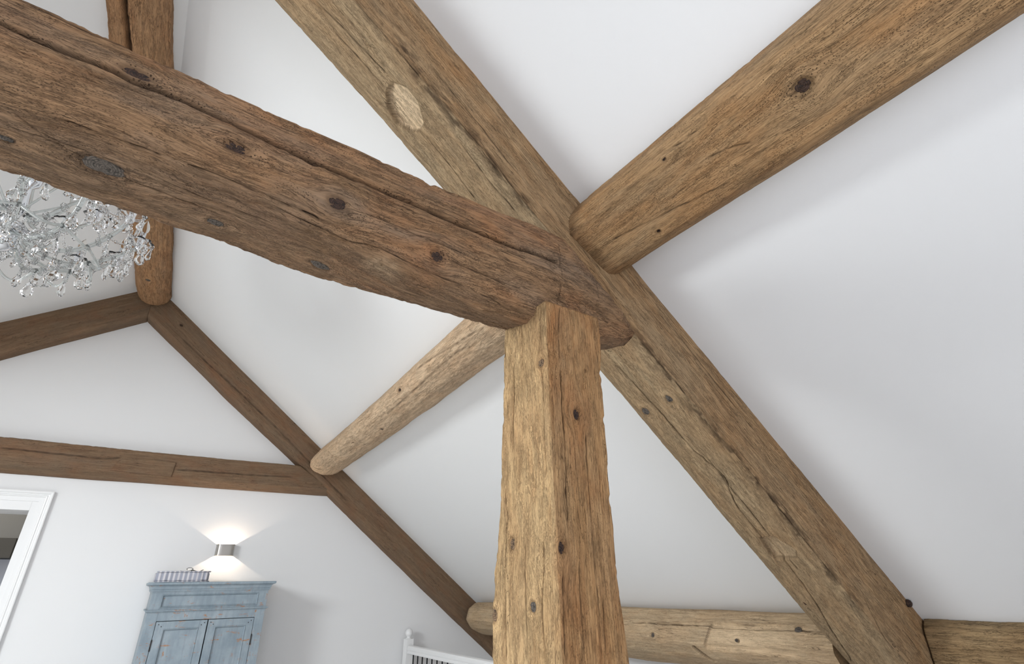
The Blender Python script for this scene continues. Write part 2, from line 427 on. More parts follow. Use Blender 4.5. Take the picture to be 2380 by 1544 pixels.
    a = me.color_attributes.new('feat', 'FLOAT_COLOR', 'POINT'); a.data.foreach_set('color', Cc.astype(np.float32).ravel())
    o = link(me, name, None, [mat]); o.location = org
    tag(o, label, cat, group, 'thing')
    for c0, nn, al, lat, ra, rl, ty in knots:
        if ra < .008: continue
        make_knot(o, c0, nn, al, lat, ra, rl, ty, seed)
    return o
def make_knot(parent, c0, nn, al, lat, ra, rl, ty, seed):
    bm = bmesh.new(); rr = (0, .25, .5, .75, .9, 1.0, 1.06); seg = 36; rings = []
    sd = random.random()*99
    def hgt(f, a):
        cr = 0
        for k in range(4):
            aa = (a - sd - k*1.7) % (2*PI); aa = min(aa, 2*PI-aa); cr = max(cr, math.exp(-(aa*max(f, .1)/.13)**2)*(f > .12))
        base = (-.0055 if ty == 0 else -.0005) + (.0025*(1-f*f))
        edge = -.006*max(0, (f-.88)/.18)
        return base + edge - .0035*cr*(1-f*.3)
    for f in rr:
        ring = []
        for k in range(1 if f == 0 else seg):
            a = 2*PI*k/seg
            wob = 1+.07*math.sin(3*a+sd)+.04*math.sin(7*a+sd*2)
            ring.append(bm.verts.new((f*ra*wob*math.cos(a)*.97, f*rl*wob*math.sin(a)*.97, hgt(f, a))))
        rings.append(ring)
    for A, B in zip(rings, rings[1:]):
        for k in range(seg):
            vs = []
            for v in (A[k % len(A)], B[k], B[(k+1) % seg], A[(k+1) % len(A)]):
                if v not in vs: vs.append(v)
            bm.faces.new(vs)
    bmesh.ops.recalc_face_normals(bm, faces=bm.faces)
    o = bm_obj('knot', bm, KNOT[ty], None, True)
    M = Matrix(((al[0], lat[0], nn[0], c0[0]), (al[1], lat[1], nn[1], c0[1]), (al[2], lat[2], nn[2], c0[2]), (0, 0, 0, 1)))
    o.parent = parent; o.matrix_parent_inverse = Matrix.Identity(4)
    o.matrix_local = Matrix.Translation(-Vector(parent.location)) @ M
    return o

F={}
F['collar']={"crack":[[[[-0.496,1.15,2.67],[-0.452,1.15,2.66],[-0.379,1.15,2.658],[-0.31,1.15,2.659],[-0.234,1.15,2.648],[-0.184,1.15,2.656],[-0.032,1.15,2.645],[0.175,1.15,2.624],[0.296,1.15,2.623],[0.498,1.15,2.613],[0.633,1.15,2.605],[0.815,1.15,2.601],[0.999,1.15,2.613]],0.0085,0.022],[[[-0.437,1.15,2.485],[-0.335,1.15,2.48],[-0.192,1.15,2.482],[-0.096,1.15,2.468],[0.065,1.15,2.447],[0.213,1.15,2.437]],0.003,0.007],[[[0.231,1.15,2.516],[0.319,1.15,2.526],[0.504,1.15,2.512],[0.651,1.15,2.505]],0.002,0.004],[[[0.548,1.15,2.47],[0.667,1.15,2.459],[0.778,1.15,2.446]],0.002,0.004],[[[1.013,1.15,2.715],[1.006,1.15,2.619],[1.01,1.15,2.548],[1.0,1.15,2.493],[0.981,1.15,2.445]],0.0025,0.006],[[[1.204,1.19,2.626],[1.208,1.19,2.56],[1.2,1.19,2.512],[1.181,1.19,2.462]],0.0025,0.006],[[[-0.48,1.15,2.751],[-0.334,1.15,2.746],[-0.19,1.15,2.756]],0.003,0.004],[[[-0.444,1.223,2.475],[-0.361,1.223,2.475],[-0.196,1.275,2.475],[-0.017,1.293,2.475]],0.002,0.005],[[[-0.436,1.166,2.475],[-0.374,1.218,2.475],[-0.27,1.216,2.475]],0.002,0.004],[[[0.067,1.179,2.468],[0.27,1.188,2.442],[0.443,1.119,2.41],[0.616,1.137,2.394],[0.813,1.18,2.385]],0.0022,0.005],[[[-0.197,1.224,2.475],[-0.042,1.249,2.475],[0.101,1.243,2.465]],0.002,0.004]],"knot":[[[-0.261,1.15,2.681],0.034,0.016,0],[[-0.031,1.15,2.583],0.03,0.015,0],[[0.23,1.15,2.526],0.028,0.022,0],[[0.532,1.15,2.467],0.023,0.02,0],[[-0.27,1.252,2.475],0.044,0.03,1],[[-0.029,1.332,2.475],0.022,0.014,1],[[0.251,1.351,2.446],0.032,0.018,1],[[-0.438,1.266,2.475],0.014,0.01,1]],"pale":[[[0.395,1.222,2.419],0.05,0.04]]}
F['rafter']={"crack":[[[[0.066,1.419,3.649],[0.175,1.406,3.564],[0.376,1.397,3.409]],0.003,0.006],[[[0.151,1.45,3.584],[0.299,1.448,3.468],[0.391,1.448,3.396]],0.0025,0.005],[[[0.578,1.458,3.251],[0.677,1.463,3.174],[0.841,1.478,3.047]],0.0025,0.005],[[[0.671,1.343,3.179],[0.82,1.356,3.063],[0.964,1.355,2.951]],0.002,0.004],[[[0.188,1.271,3.555],[0.296,1.273,3.445],[0.398,1.274,3.404],[0.474,1.276,3.337]],0.003,0.006],[[[0.633,1.278,3.237],[0.817,1.281,3.099],[1.018,1.284,2.901]],0.003,0.006],[[[0.694,1.279,3.135],[0.874,1.282,2.989],[0.996,1.284,2.874]],0.002,0.004],[[[1.582,1.489,2.47],[1.824,1.475,2.282],[2.014,1.47,2.135],[2.15,1.432,2.029],[2.287,1.493,1.922],[2.451,1.494,1.795],[2.6,1.478,1.679],[2.79,1.5,1.531],[2.978,1.543,1.385],[3.185,1.576,1.224]],0.0035,0.009],[[[2.049,1.439,2.107],[2.181,1.448,2.005],[2.445,1.452,1.799],[2.644,1.453,1.645]],0.0025,0.006],[[[1.51,1.292,2.529],[1.661,1.295,2.417],[1.8,1.297,2.299]],0.0022,0.004],[[[2.046,1.301,2.118],[2.171,1.303,2.019],[2.323,1.305,1.88],[2.533,1.309,1.702],[2.657,1.311,1.585]],0.0025,0.006],[[[2.887,1.314,1.516],[2.944,1.315,1.404],[2.999,1.316,1.314],[3.021,1.316,1.238]],0.0025,0.006],[[[1.766,1.296,2.629],[1.967,1.299,2.464],[2.28,1.304,2.207]],0.0018,0.003],[[[0.51,1.276,3.443],[0.69,1.279,3.298],[0.918,1.283,3.101]],0.0018,0.003]],"knot":[[[1.785,1.386,2.313],0.022,0.016,1],[[1.798,1.538,2.302],0.022,0.018,1]],"pale":[]}
F['pocket']=[[0.395,1.402,3.393],[0.445,1.363,3.354],[0.498,1.372,3.313],[0.549,1.423,3.274],[0.55,1.468,3.273],[0.525,1.512,3.293],[0.473,1.535,3.333],[0.421,1.507,3.373],[0.395,1.457,3.393]]
F['pocket2']=[[2.457,1.506,1.79],[2.459,1.435,1.789],[2.535,1.386,1.729],[2.575,1.414,1.698],[2.576,1.518,1.698],[2.544,1.526,1.722]]
F['stain']=[[1.569,1.293,2.494],[1.632,1.294,2.41],[1.7,1.295,2.347],[1.812,1.297,2.216],[1.856,1.298,2.185],[1.899,1.298,2.154],[1.94,1.299,2.123],[2.033,1.301,2.079],[2.19,1.303,1.984],[2.299,1.305,1.918],[2.336,1.305,1.884],[2.369,1.306,1.84],[2.438,1.307,1.762],[2.657,1.311,1.605],[2.793,1.313,1.497],[0.399,1.274,3.457],[0.472,1.276,3.316],[0.501,1.276,3.289],[0.538,1.277,3.268],[0.569,1.277,3.218],[0.598,1.278,3.179],[0.675,1.279,3.147],[0.724,1.28,3.085],[0.774,1.28,3.024],[0.913,1.283,2.921]]
F['nail']=[[2.798,1.577,1.525],[2.855,1.621,1.481]]
F['knob']=[3.333,1.321,1.475]
F['purlin']={"crack":[[[[1.298,1.168,2.839],[1.332,0.892,2.818],[1.361,0.664,2.8]],0.0015,0.003],[[[1.153,0.692,2.929],[1.174,0.633,2.917]],0.004,0.006],[[[1.149,0.752,2.932],[1.173,0.693,2.917]],0.004,0.006],[[[1.161,0.41,2.925],[1.158,0.368,2.927]],0.004,0.006],[[[1.266,0.682,2.859],[1.28,0.596,2.85],[1.312,0.531,2.83]],0.0015,0.003]],"knot":[[[1.263,0.35,2.861],0.027,0.023,0],[[1.191,0.791,2.906],0.009,0.007,0],[[1.366,0.987,2.797],0.011,0.008,0]],"pale":[]}
F['post']={"crack":[[[[0.882,1.128,2.382],[0.882,1.132,2.321],[0.882,1.136,2.223]],0.0028,0.008],[[[0.882,1.131,2.175],[0.882,1.127,2.052],[0.882,1.13,1.929],[0.882,1.133,1.856]],0.0025,0.007],[[[0.882,1.15,1.707],[0.882,1.155,1.639],[0.882,1.169,1.518],[0.882,1.165,1.425]],0.0025,0.006],[[[0.882,1.279,2.226],[0.882,1.276,2.159],[0.882,1.288,1.939]],0.004,0.008],[[[0.882,1.332,1.865],[0.882,1.333,1.829],[0.882,1.322,1.766],[0.882,1.329,1.677],[0.882,1.336,1.554],[0.882,1.33,1.409]],0.003,0.006],[[[0.882,1.349,2.414],[0.882,1.356,2.301]],0.004,0.006],[[[0.882,1.234,1.713],[0.882,1.237,1.555],[0.882,1.24,1.417]],0.0015,0.003],[[[0.932,1.097,2.184],[0.928,1.097,2.092],[0.93,1.097,1.99],[0.925,1.097,1.834],[0.925,1.097,1.726]],0.003,0.007],[[[0.896,1.097,1.633],[0.895,1.097,1.557],[0.893,1.097,1.429]],0.002,0.004],[[[0.949,1.097,2.434],[0.935,1.097,2.321],[0.929,1.097,2.188]],0.002,0.004],[[[1.009,1.097,2.001],[1.007,1.097,1.761],[1.005,1.097,1.553],[1.003,1.097,1.42]],0.0015,0.003],[[[0.95,1.097,1.653],[0.949,1.097,1.536],[0.951,1.097,1.425]],0.0018,0.003],[[[1.023,1.097,1.573],[1.02,1.097,1.419]],0.0018,0.003]],"knot":[[[0.882,1.295,1.697],0.019,0.014,2],[[0.882,1.389,1.518],0.019,0.016,2],[[0.882,1.207,1.546],0.014,0.014,1],[[0.882,1.131,2.2],0.014,0.016,2],[[0.98,1.097,2.042],0.019,0.014,0],[[0.898,1.097,1.68],0.018,0.012,0],[[1.031,1.097,2.196],0.006,0.005,0]],"pale":[]}
F['plate']={"crack":[[[[3.22,3.194,1.34],[3.22,2.632,1.34],[3.22,2.12,1.345],[3.22,1.721,1.345]],0.003,0.008]],"knot":[[[3.22,1.887,1.36],0.022,0.016,1],[[3.22,2.973,1.253],0.016,0.016,1],[[3.22,2.293,1.261],0.01,0.01,1]],"pale":[]}
F['notch']=[[3.22,2.475,1.347],[3.22,2.537,1.217],[3.22,2.144,1.248],[3.22,2.12,1.345]]
F['slot']=[[3.22,2.623,1.181],[3.22,2.543,1.111]]
F['patch']=[[-0.364,5.88,2.569],[-0.307,5.88,2.69],[0.116,5.88,2.688],[0.106,5.88,2.554]]
F['tie']={"crack":[[[[-1.14,5.88,2.681],[-0.861,5.88,2.674],[-0.44,5.88,2.664],[-0.307,5.88,2.69]],0.002,0.002],[[[0.131,5.88,2.624],[0.693,5.88,2.631],[1.189,5.88,2.646]],0.002,0.002]],"knot":[],"pale":[]}
F['ridge']={"crack":[[[[-0.692,2.165,4.19],[-0.689,2.304,4.19],[-0.665,2.569,4.19],[-0.64,2.848,4.19]],0.016,0.05]],"knot":[[[-0.505,5.231,4.17],0.02,0.02,1]],"pale":[]}
F['purlin_far']={"crack":[[[[1.305,5.023,2.769],[1.36,4.982,2.726],[1.429,4.959,2.672]],0.006,0.01],[[[1.237,2.078,2.821],[1.23,2.352,2.827],[1.204,2.885,2.846]],0.0015,0.002],[[[1.253,2.292,2.809],[1.274,2.77,2.792],[1.314,3.579,2.761]],0.0015,0.002],[[[1.335,5.65,2.745],[1.42,5.525,2.679]],0.003,0.006]],"knot":[[[1.385,3.86,2.706],0.016,0.012,1],[[1.344,4.42,2.738],0.014,0.01,0],[[1.245,3.185,2.814],0.03,0.014,0]],"pale":[]}

# ---------------------------------------------------------------- setting
def zc(x): return BR - TA*x
def zl(x): return AZ + TL*(x-AX)
bm = bmesh.new()
prism(bm, [(AX, zc(AX)), (XR+.25, zc(XR+.25)), (XR+.25, zc(XR+.25)+.16), (AX, zc(AX)+.16)], YN, YB)
tag(bm_obj('ceiling', bm, M_CEIL), 'smooth white plastered right-hand roof slope', kind='structure')
def strip(bm, x0, x1, y0, y1):
    prism(bm, [(x0, zl(x0)), (x1, zl(x1)), (x1, zl(x1)+.14), (x0, zl(x0)+.14)], y0, y1)
bm = bmesh.new()
strip(bm, SKY1[1], AX, YN, YB); strip(bm, XL-.2, SKY1[0], YN, YB)
strip(bm, SKY1[0], SKY1[1], SKY1[3], YB); strip(bm, SKY1[0], SKY1[1], SKY2[3], SKY1[2]); strip(bm, SKY1[0], SKY1[1], YN, SKY2[2])
bmesh.ops.recalc_face_normals(bm, faces=bm.faces)
tag(bm_obj('ceiling', bm, M_CEIL), 'smooth white plastered left-hand roof slope', kind='structure')

DX0, DX1, DZ = -1.72, -.824, 2.215
bm = bmesh.new()
prism(bm, [(XL-.1, 0), (DX0-.03, 0), (DX0-.03, zl(DX0-.03)+.05), (XL-.1, zl(XL-.1)+.05)], YB, YB+.36)
prism(bm, [(DX0-.03, DZ+.05), (DX1+.03, DZ+.05), (DX1+.03, zl(DX1+.03)+.05), (DX0-.03, zl(DX0-.03)+.05)], YB, YB+.36)
prism(bm, [(DX1+.03, 0), (XR+.1, 0), (XR+.1, zc(XR+.1)+.05), (AX, AZ+.05), (DX1+.03, zl(DX1+.03)+.05)], YB, YB+.36)
bmesh.ops.recalc_face_normals(bm, faces=bm.faces)
tag(bm_obj('wall_back', bm, M_WALL), 'white gable end wall', kind='structure')
WX0, WX1, WZ0, WZ1 = -2.1, .9, .75, 2.65
bm = bmesh.new()
prism(bm, [(XL-.1, 0), (WX0, 0), (WX0, zl(WX0)+.05), (XL-.1, zl(XL-.1)+.05)], YN-.3, YN)
prism(bm, [(WX0, 0), (WX1, 0), (WX1, WZ0), (WX0, WZ0)], YN-.3, YN)
prism(bm, [(WX0, WZ1), (WX1, WZ1), (WX1, zc(WX1)+.05), (AX, AZ+.05), (WX0, zl(WX0)+.05)], YN-.3, YN)
prism(bm, [(WX1, 0), (XR+.1, 0), (XR+.1, zc(XR+.1)+.05), (WX1, zc(WX1)+.05)], YN-.3, YN)
bmesh.ops.recalc_face_normals(bm, faces=bm.faces)
tag(bm_obj('wall_front', bm, M_WALL), kind='structure')
tag(boxes('wall_right', [(XR, XR+.2, YN, YB, 0, zc(XR)+.02)], M_WALL), 'low white knee wall under the wall plate', kind='structure')
tag(boxes('wall_left', [(XL-.2, XL, YN, YB, 0, zl(XL)+.02)], M_WALL), kind='structure')
tag(boxes('floor', [(XL-.2, XR+.2, YN-.3, YB+2.6, -.1, 0)], M_FLOOR), kind='structure')
fr = boxes('added_window_1', [(WX0, WX0+.07, YN-.12, YN-.04, WZ0, WZ1), (WX1-.07, WX1, YN-.12, YN-.04, WZ0, WZ1), (WX0, WX1, YN-.12, YN-.04, WZ0, WZ0+.07), (WX0, WX1, YN-.12, YN-.04, WZ1-.07, WZ1), (-.63, -.57, YN-.12, YN-.04, WZ0, WZ1)], M_WHITE)  # unseen frame added round the opening of the front fill light
tag(fr, kind='structure')

# ---------------------------------------------------------------- big timbers
AN = np.array([math.sin(AL), math.cos(AL)])            # ceiling normal in x,z (up and out)
DN = np.array([math.cos(AL), -math.sin(AL)])           # down the slope in x,z
def cs(x, y, d):                                        # point d below the right slope, at slope foot x
    return (x - AN[0]*d, y, zc(x) - AN[1]*d)
# principal rafter: near face on Y = 1.268 + .016 x
st = []
for xf in (-.2, .2, .5, .8, 1.1, 1.5, 2.0, 2.5, 3.0, 3.45, 3.9):
    dn = float(np.interp(xf, [-.4, .3, .75, 1.2, 2.2, 2.9, 3.5], [.315, .30, .285, .30, .30, .33, .34]))
    if xf > 3.5: xx = xf
    yn = 1.268 + .016*xf; yf = float(np.interp(xf, [0, .5, 1.6, 3.3], [1.665, 1.66, 1.668, 1.70]))
    st.append([cs(xf, yn, -.03), cs(xf, yn-.004, dn*.5), cs(xf, yn, dn), cs(xf, yf-.11, dn+.004), cs(xf, yf, dn*.7), cs(xf, yf-.01, -.03)])
def rafter_carve(P, Nf, G, C, kd):
    def inpoly(poly, depth, pale, wood_dir):
        poly = np.array(poly); c = poly.mean(0)
        _, ix, _ = kd.find(c); nn = Nf[ix]; e1 = np.cross(nn, [0, 1, 0]); e1 /= np.linalg.norm(e1); e2 = np.cross(nn, e1)
        q = np.stack([(poly-c)@e1, (poly-c)@e2], 1)
        near = np.array([i for _, i, _ in kd.find_range(c, .2)])
        r = P[near]-c; uv = np.stack([r@e1, r@e2], 1); h = r@nn
        inside = np.zeros(len(near), bool); dist = np.full(len(near), 9.)
        for k in range(len(q)):
            a, b = q[k], q[(k+1) % len(q)]
            cond = ((a[1] > uv[:, 1]) != (b[1] > uv[:, 1])) & (uv[:, 0] < (b[0]-a[0])*(uv[:, 1]-a[1])/(b[1]-a[1]+1e-12)+a[0])
            inside ^= cond
            t = np.clip(((uv-a)@(b-a))/((b-a)@(b-a)+1e-12), 0, 1); dist = np.minimum(dist, np.linalg.norm(uv-(a+t[:, None]*(b-a)), axis=1))
        sd = np.where(inside, dist, -dist)
        k = np.clip((sd+.003)/.009, 0, 1); k = k*k*(3-2*k)
        yy = uv[:, 1]*np.sign(e2[1]); yr = q[:, 1]*np.sign(e2[1]); fy = np.clip((yy-yr.min())/(yr.max()-yr.min()), 0, 1)
        P[near] -= nn*(depth(fy, h)*k)[:, None]
        C[near, 2] = np.maximum(C[near, 2], pale*np.clip(sd/.006, 0, 1)); C[near, 1] = C[near, 1]*(1-k)
        C[near, 0] = np.maximum(C[near, 0]*(1-k), .55*np.exp(-((sd-.001)/.003)**2))
    # floor of the scoop lies on a flatter plane than the round underside
    inpoly(F['pocket'], lambda fy, h: .006+.030*fy, 1.0, None)
    inpoly(F['pocket2'], lambda fy, h: .010+.020*fy, .45, None)
    for p in F['stain']:
        p = P[kd.find(p)[1]].copy(); near = np.array([i for _, i, _ in kd.find_range(p, .07)])
        if len(near):
            r = P[near]-p; a = r@np.array([DN[0], 0, DN[1]]); d2 = (r**2).sum(1)-a*a
            k = np.exp(-(a/.07)**2-d2/.0008)*np.clip(.75+3.0*fbm(G[near]*[22, 70, 70], 3, 8), 0, 1)
            C[near, 1] = np.maximum(C[near, 1], .95*k)
rafter = log('rafter_beam', st, W_RAFTER, .0065, .0031, 'large weathered rafter crossing behind the post, with a scooped pocket', 'beam', F['rafter'], 9, 1.0, [1, 1, 1, 1, .4, .15], 11, weath_lit=[0, .1, .9, 1, .6, 0], carve=rafter_carve, vis=(0, 4.7))  # underside paler: weathering plus light painted into the colour
bm = bmesh.new(); a, b_ = [Vector(p) for p in F['nail']]
tube(bm, [a+Vector((.0,0,.012)), a+Vector((-.004, -.006, -.012)), a+Vector((-.006, -.012, -.028)), a+Vector((-.001, -.02, -.04)), a+Vector((.006, -.02, -.043))], [.0028, .0028, .0026, .0024, .003], 8)
nl = bm_obj('nail', bm, plain('rusty_iron', srgb(78,54,44), .6, .6), None, True)
nl.parent = rafter; nl.location = -Vector(rafter.location)
nl['label'] = 'bent rusty nail'
bm = bmesh.new(); c = Vector(F['knob'])
tube(bm, [c+Vector((0, .03, 0)), c+Vector((0, -.01, 0)), c+Vector((.001, -.018, 0)), c+Vector((.001, -.022, 0))], [.019, .018, .014, .006], 14)
pg = bm_obj('peg', bm, KNOT[0], None, True); pg.parent = rafter; pg.location = -Vector(rafter.location)
pg['label'] = 'dark round peg end'

# left principal rafter (out of the picture, pairs with the right one)
AL2 = math.atan(TL)
st = []
for x in (-1.02, -1.5, -3.0, -4.1):
    f = lambda d, y: (x + math.sin(AL2)*d, y, zl(x) - math.cos(AL2)*d)
    st.append([f(-.01, 1.44), f(.29, 1.44), f(.29, 1.78), f(-.01, 1.82)])
log('rafter_beam', st, W_RAFTER, .05, .03, 'matching rafter on the left-hand roof slope above the collar', 'beam', None, 2, 1, None, 15)

# collar beam
cx_ = [-2.75, -.6, -.45, -.26, 0, .2, .49, .75, .91, 1.05, 1.2, 1.35, 1.43]
zt = [2.775, 2.772, 2.768, 2.759, 2.750, 2.747, 2.738, 2.740, 2.749, 2.752, 2.66, 2.56, 2.51]
zn = [2.49, 2.486, 2.485, 2.48, 2.479, 2.455, 2.395, 2.368, 2.366, 2.368, 2.385, 2.418, 2.455]
yn = [1.15, 1.15, 1.15, 1.15, 1.15, 1.15, 1.15, 1.15, 1.15, 1.165, 1.185, 1.205, 1.235]
yf = [1.40, 1.396, 1.396, 1.41, 1.425, 1.445, 1.37, 1.345, 1.345, 1.345, 1.34, 1.33, 1.32]
zf = [2.47, 2.47, 2.47, 2.47, 2.468, 2.455, 2.41, 2.398, 2.395, 2.395, 2.40, 2.425, 2.46]
st = [[(x, y, a), (x, y-.012, (a+b)/2), (x, y+.006, b+.012), (x, y+.05, b-.006), (x, q, c), (x, q+.02, a-.02)] for x, y, a, b, q, c in zip(cx_, yn, zt, zn, yf, zf)]
collar = log('collar_beam', st, W_COLLAR, .005, .0021, 'long dark brown collar beam with a deep crack, resting on the post', 'beam', F['collar'], 8, 1.15, [1, 1, 1, 1, .5, .12], 21, weath_lit=[0, 0, .35, .9, .6, 0], vis=(2.10, 4.8), chip=1.5, low=.45)

# post
def pst(z, x0, x1, y0, y1, t=0): return [(x0, y0, z), (x1, y0, z), (x1, y1, z), (x0-t, y1, z)]
st = [pst(0, .875, 1.12, 1.08, 1.43), pst(1.0, .879, 1.105, 1.094, 1.43), pst(1.43, .880, 1.101, 1.097, 1.412, .002), pst(1.65, .879, 1.092, 1.097, 1.395, .004), pst(1.8, .881, 1.092, 1.097, 1.37), pst(2.0, .880, 1.098, 1.097, 1.35, .003), pst(2.2, .883, 1.106, 1.097, 1.345), pst(2.3, .884, 1.117, 1.097, 1.338, .008), pst(2.385, .885, 1.122, 1.097, 1.333, .004), pst(2.402, .887, 1.119, 1.10, 1.33)]
post = log('timber_post', st, W_POST, .005, .0021, 'upright golden brown timber post standing under the collar beam', 'post', F['post'], 9, 1.1, [1, .12, .12, 1], 33, weath_lit=[.0, 0, .3, 1], vis=(1.3, 2.41), chip=1.1, low=.5)  # left face paler in colour, painted as the lit side

# near purlin, butting on the rafter
st = []
sec = [(1.30, 3.10), (1.235, 3.07), (1.188, 2.985), (1.186, 2.905), (1.29, 2.842), (1.388, 2.782), (1.432, 2.79), (1.56, 2.888), (1.58, 2.95)]
for y, dx in ((1.29, 0), (.9, 0), (.5, .004), (.2, .002), (-.2, 0), (-1.6, 0)):
    st.append([(x+dx, y + (.0 if y < 1 else .016*(x-1.2)), z - dx*TA) for x, z in sec])
purlin = log('purlin_beam', st, W_PURLIN, .006, .003, 'broad tan purlin running to the top right corner, one round knot', 'beam', F['purlin'], 3, .8, [.1, 1, 1, 1, 1, 1, 1, .2, .1], 41, vis=(0, 1.7))
# far purlin
st = []
sec = [(1.55, 2.98), (1.43, 2.975), (1.375, 2.90), (1.31, 2.82), (1.305, 2.755), (1.345, 2.705), (1.46, 2.668), (1.575, 2.687), (1.68, 2.765), (1.72, 2.85)]
for y, dx, dz in ((5.72, 0, 0), (5.0, -.015, .012), (3.7, -.055, .045), (2.4, -.108, .083), (1.66, -.13, .10)):
    st.append([(x+dx, y, z+dz) for x, z in sec])
log('purlin_beam', st, W_PALE, .010, .0062, 'pale bleached purlin log running back from the post to the gable', 'beam', F['purlin_far'], 6, 1.3, [.1, .6, 1, 1, 1, 1, 1, .6, .1, .1], 47, low=1.2, weath_lit=[.45]*10)

# wall plate, far and near lengths
st = []
sec = [(3.49, 1.41), (3.32, 1.415), (3.225, 1.36), (3.20, 1.255), (3.262, 1.17), (3.37, 1.115), (3.50, 1.085), (3.83, 1.06), (3.83, 1.16)]
for y, dx, dz in ((5.70, .03, -.01), (5.62, 0, 0), (4.5, .0, -.02), (3.3, .02, -.045), (2.2, .02, -.03), (1.70, .02, -.02)):
    st.append([(x+dx*(i < 6), y, z+dz*(i > 1)) for i, (x, z) in enumerate(sec)])
def plate_carve(P, Nf, G, C, kd):
    a, b, c, d = [np.array(p) for p in F['notch']]
    near = np.array([i for _, i, _ in kd.find_range((a+c)/2, .5)])
    if len(near):
        y = P[near, 1]; z = P[near, 2]; ys = np.interp(z, [b[2], a[2]], [b[1], a[1]])
        t = np.clip((ys-y)/.004, 0, 1)*np.clip((y-c[1]+.35)/.35, 0, 1)
        t = t*np.clip((z-b[2]+.03)/.012, 0, 1)*np.clip((a[2]+.005-z)/.008, 0, 1)
        P[near] -= Nf[near]*(.022*t)[:, None]; C[near, 2] = np.maximum(C[near, 2], .6*t)
        C[near, 0] = np.maximum(C[near, 0], .7*np.exp(-((ys-y)/.003)**2)*(t >= 0)*np.clip((z-b[2])/.01, 0, 1)*np.clip((a[2]-z)/.008, 0, 1))
    p = np.array(F['slot'][0]); q = np.array(F['slot'][1])
    near = np.array([i for _, i, _ in kd.find_range((p+q)/2, .12)])
    if len(near):
        r = P[near]; ab = (q-p)[1:]; t = np.clip(((r-p)[:, 1:]@ab)/(ab@ab), -.1, 1.6); dd = np.linalg.norm((r-p)[:, 1:]-t[:, None]*ab, axis=1)
        k = np.exp(-(dd/.014)**4); P[near] -= Nf[near]*(.045*k)[:, None]; C[near, 0] = np.maximum(C[near, 0], k)
log('wall_plate_beam', st, W_PLATE, .0045, .005, 'pale wall plate log along the foot of the roof slope, notched, left of the rafter', 'beam', F['plate'], 6, 1.0, [.3, 1, 1, 1, 1, .3, .1, .1, .1], 53, carve=plate_carve, weath_lit=[.3]*9, vis=(1.9, 4.02))
st = []
for y in (1.312, .6, 0, -1.5):
    st.append([(3.60, y, 1.33), (3.452, y, 1.402), (3.405, y, 1.36), (3.40, y, 1.15), (3.42, y, 1.08), (3.83, y, 1.06)])
log('wall_plate_beam', st, W_PLATE2, .006, .006, 'short squared brown wall plate at the bottom right, right of the rafter foot', 'beam', None, 2, .8, None, 59)

# gable frame
st = []
def gz(x): return 4.087 - TA*x
ca = math.cos(AL)
st.append([(-.468, 5.862, zc(-.468)+.03), (-.468, 5.858, zc(-.468)-.242/ca), (-.468, 5.885, zc(-.468)-.271/ca), (-.468, 6.03, zc(-.468)-.277/ca), (-.468, 6.03, zc(-.468)+.03)])
for xf in (0, .6, 1.3, 2.0, 3.0, 3.7, 4.0):
    d = .277 + .006*math.sin(xf*3)
    st.append([cs(xf, 5.862, -.03), cs(xf, 5.858, d-.035), cs(xf, 5.885, d-.006), cs(xf, 6.03, d), cs(xf, 6.03, -.03)])
log('rafter_beam', st, W_GABLE, .012, .009, 'dark brown rafter running down the right side of the gable wall', 'beam', dict(crack=[([cs(.0, 5.86, .2), cs(1.0, 5.86, .17), cs(1.9, 5.86, .2)], .003, .002)], knot=[(cs(-.1, 5.86, .11), .02, .015, 0)], pale=[]), 2, .8, [1, 1, 1, .2, .1], 61, low=1.6)
st = []
for x in (-.468, -.9, -1.4, -2.2, -3.2, -4.3):
    f = (lambda d, y: (x, y, zl(x) - d/math.cos(AL2))) if x > -.5 else (lambda d, y: (x + math.sin(AL2)*d, y, zl(x) - math.cos(AL2)*d))
    st.append([f(-.03, 5.862), f(.25, 5.858), f(.285, 5.885), f(.29, 6.03), f(-.03, 6.03)])
st = st[::-1]
log('rafter_beam', st, W_GABLE, .012, .009, 'dark brown rafter running down the left side of the gable wall', 'beam', None, 2, .8, [1, 1, 1, .2, .1], 67, low=1.6)
st = []
for t in np.linspace(0, 1, 8):
    xb = -2.85 + t*(1.60+2.85); xt = -2.85 + t*(1.235+2.85)
    bow = .006*math.sin(t*7)
    st.append([(xt, 5.88, 2.777+bow), (xb, 5.872, 2.548), (xb, 5.955, 2.499+bow*.5), (xb, 6.03, 2.494), (xt, 6.03, 2.777)])
log('tie_beam', st, W_GABLE, .012, .008, 'dark brown tie beam running level across the white gable wall', 'beam', F['tie'], 2, .7, [1, 1, 1, .2, .1], 71)
tie = bpy.data.objects['tie_beam']
pp = [Vector(p) for p in F['patch']]
bm = bmesh.new(); fr_ = [bm.verts.new((p.x, 5.864, p.z)) for p in pp]; bk = [bm.verts.new((p.x, 5.89, p.z)) for p in pp]
bm.faces.new(fr_); bm.faces.new(bk[::-1])
for i in range(4): bm.faces.new((fr_[i], bk[i], bk[(i+1) % 4], fr_[(i+1) % 4]))
bmesh.ops.subdivide_edges(bm, edges=list(bm.edges), cuts=6, use_grid_fill=True)
bmesh.ops.recalc_face_normals(bm, faces=bm.faces)
pt = bm_obj('patch', bm, W_GABLE)
g = np.array([[v.co.x, v.co.y*1., v.co.z] for v in pt.data.vertices]); a = pt.data.attributes.new('gco', 'FLOAT_VECTOR', 'POINT'); a.data.foreach_set('vector', (g+[7, 3, 1]).astype(np.float32).ravel())
a = pt.data.color_attributes.new('feat', 'FLOAT_COLOR', 'POINT'); a.data.foreach_set('color', np.tile([0, 0, 0, 0.], len(g)).astype(np.float32))
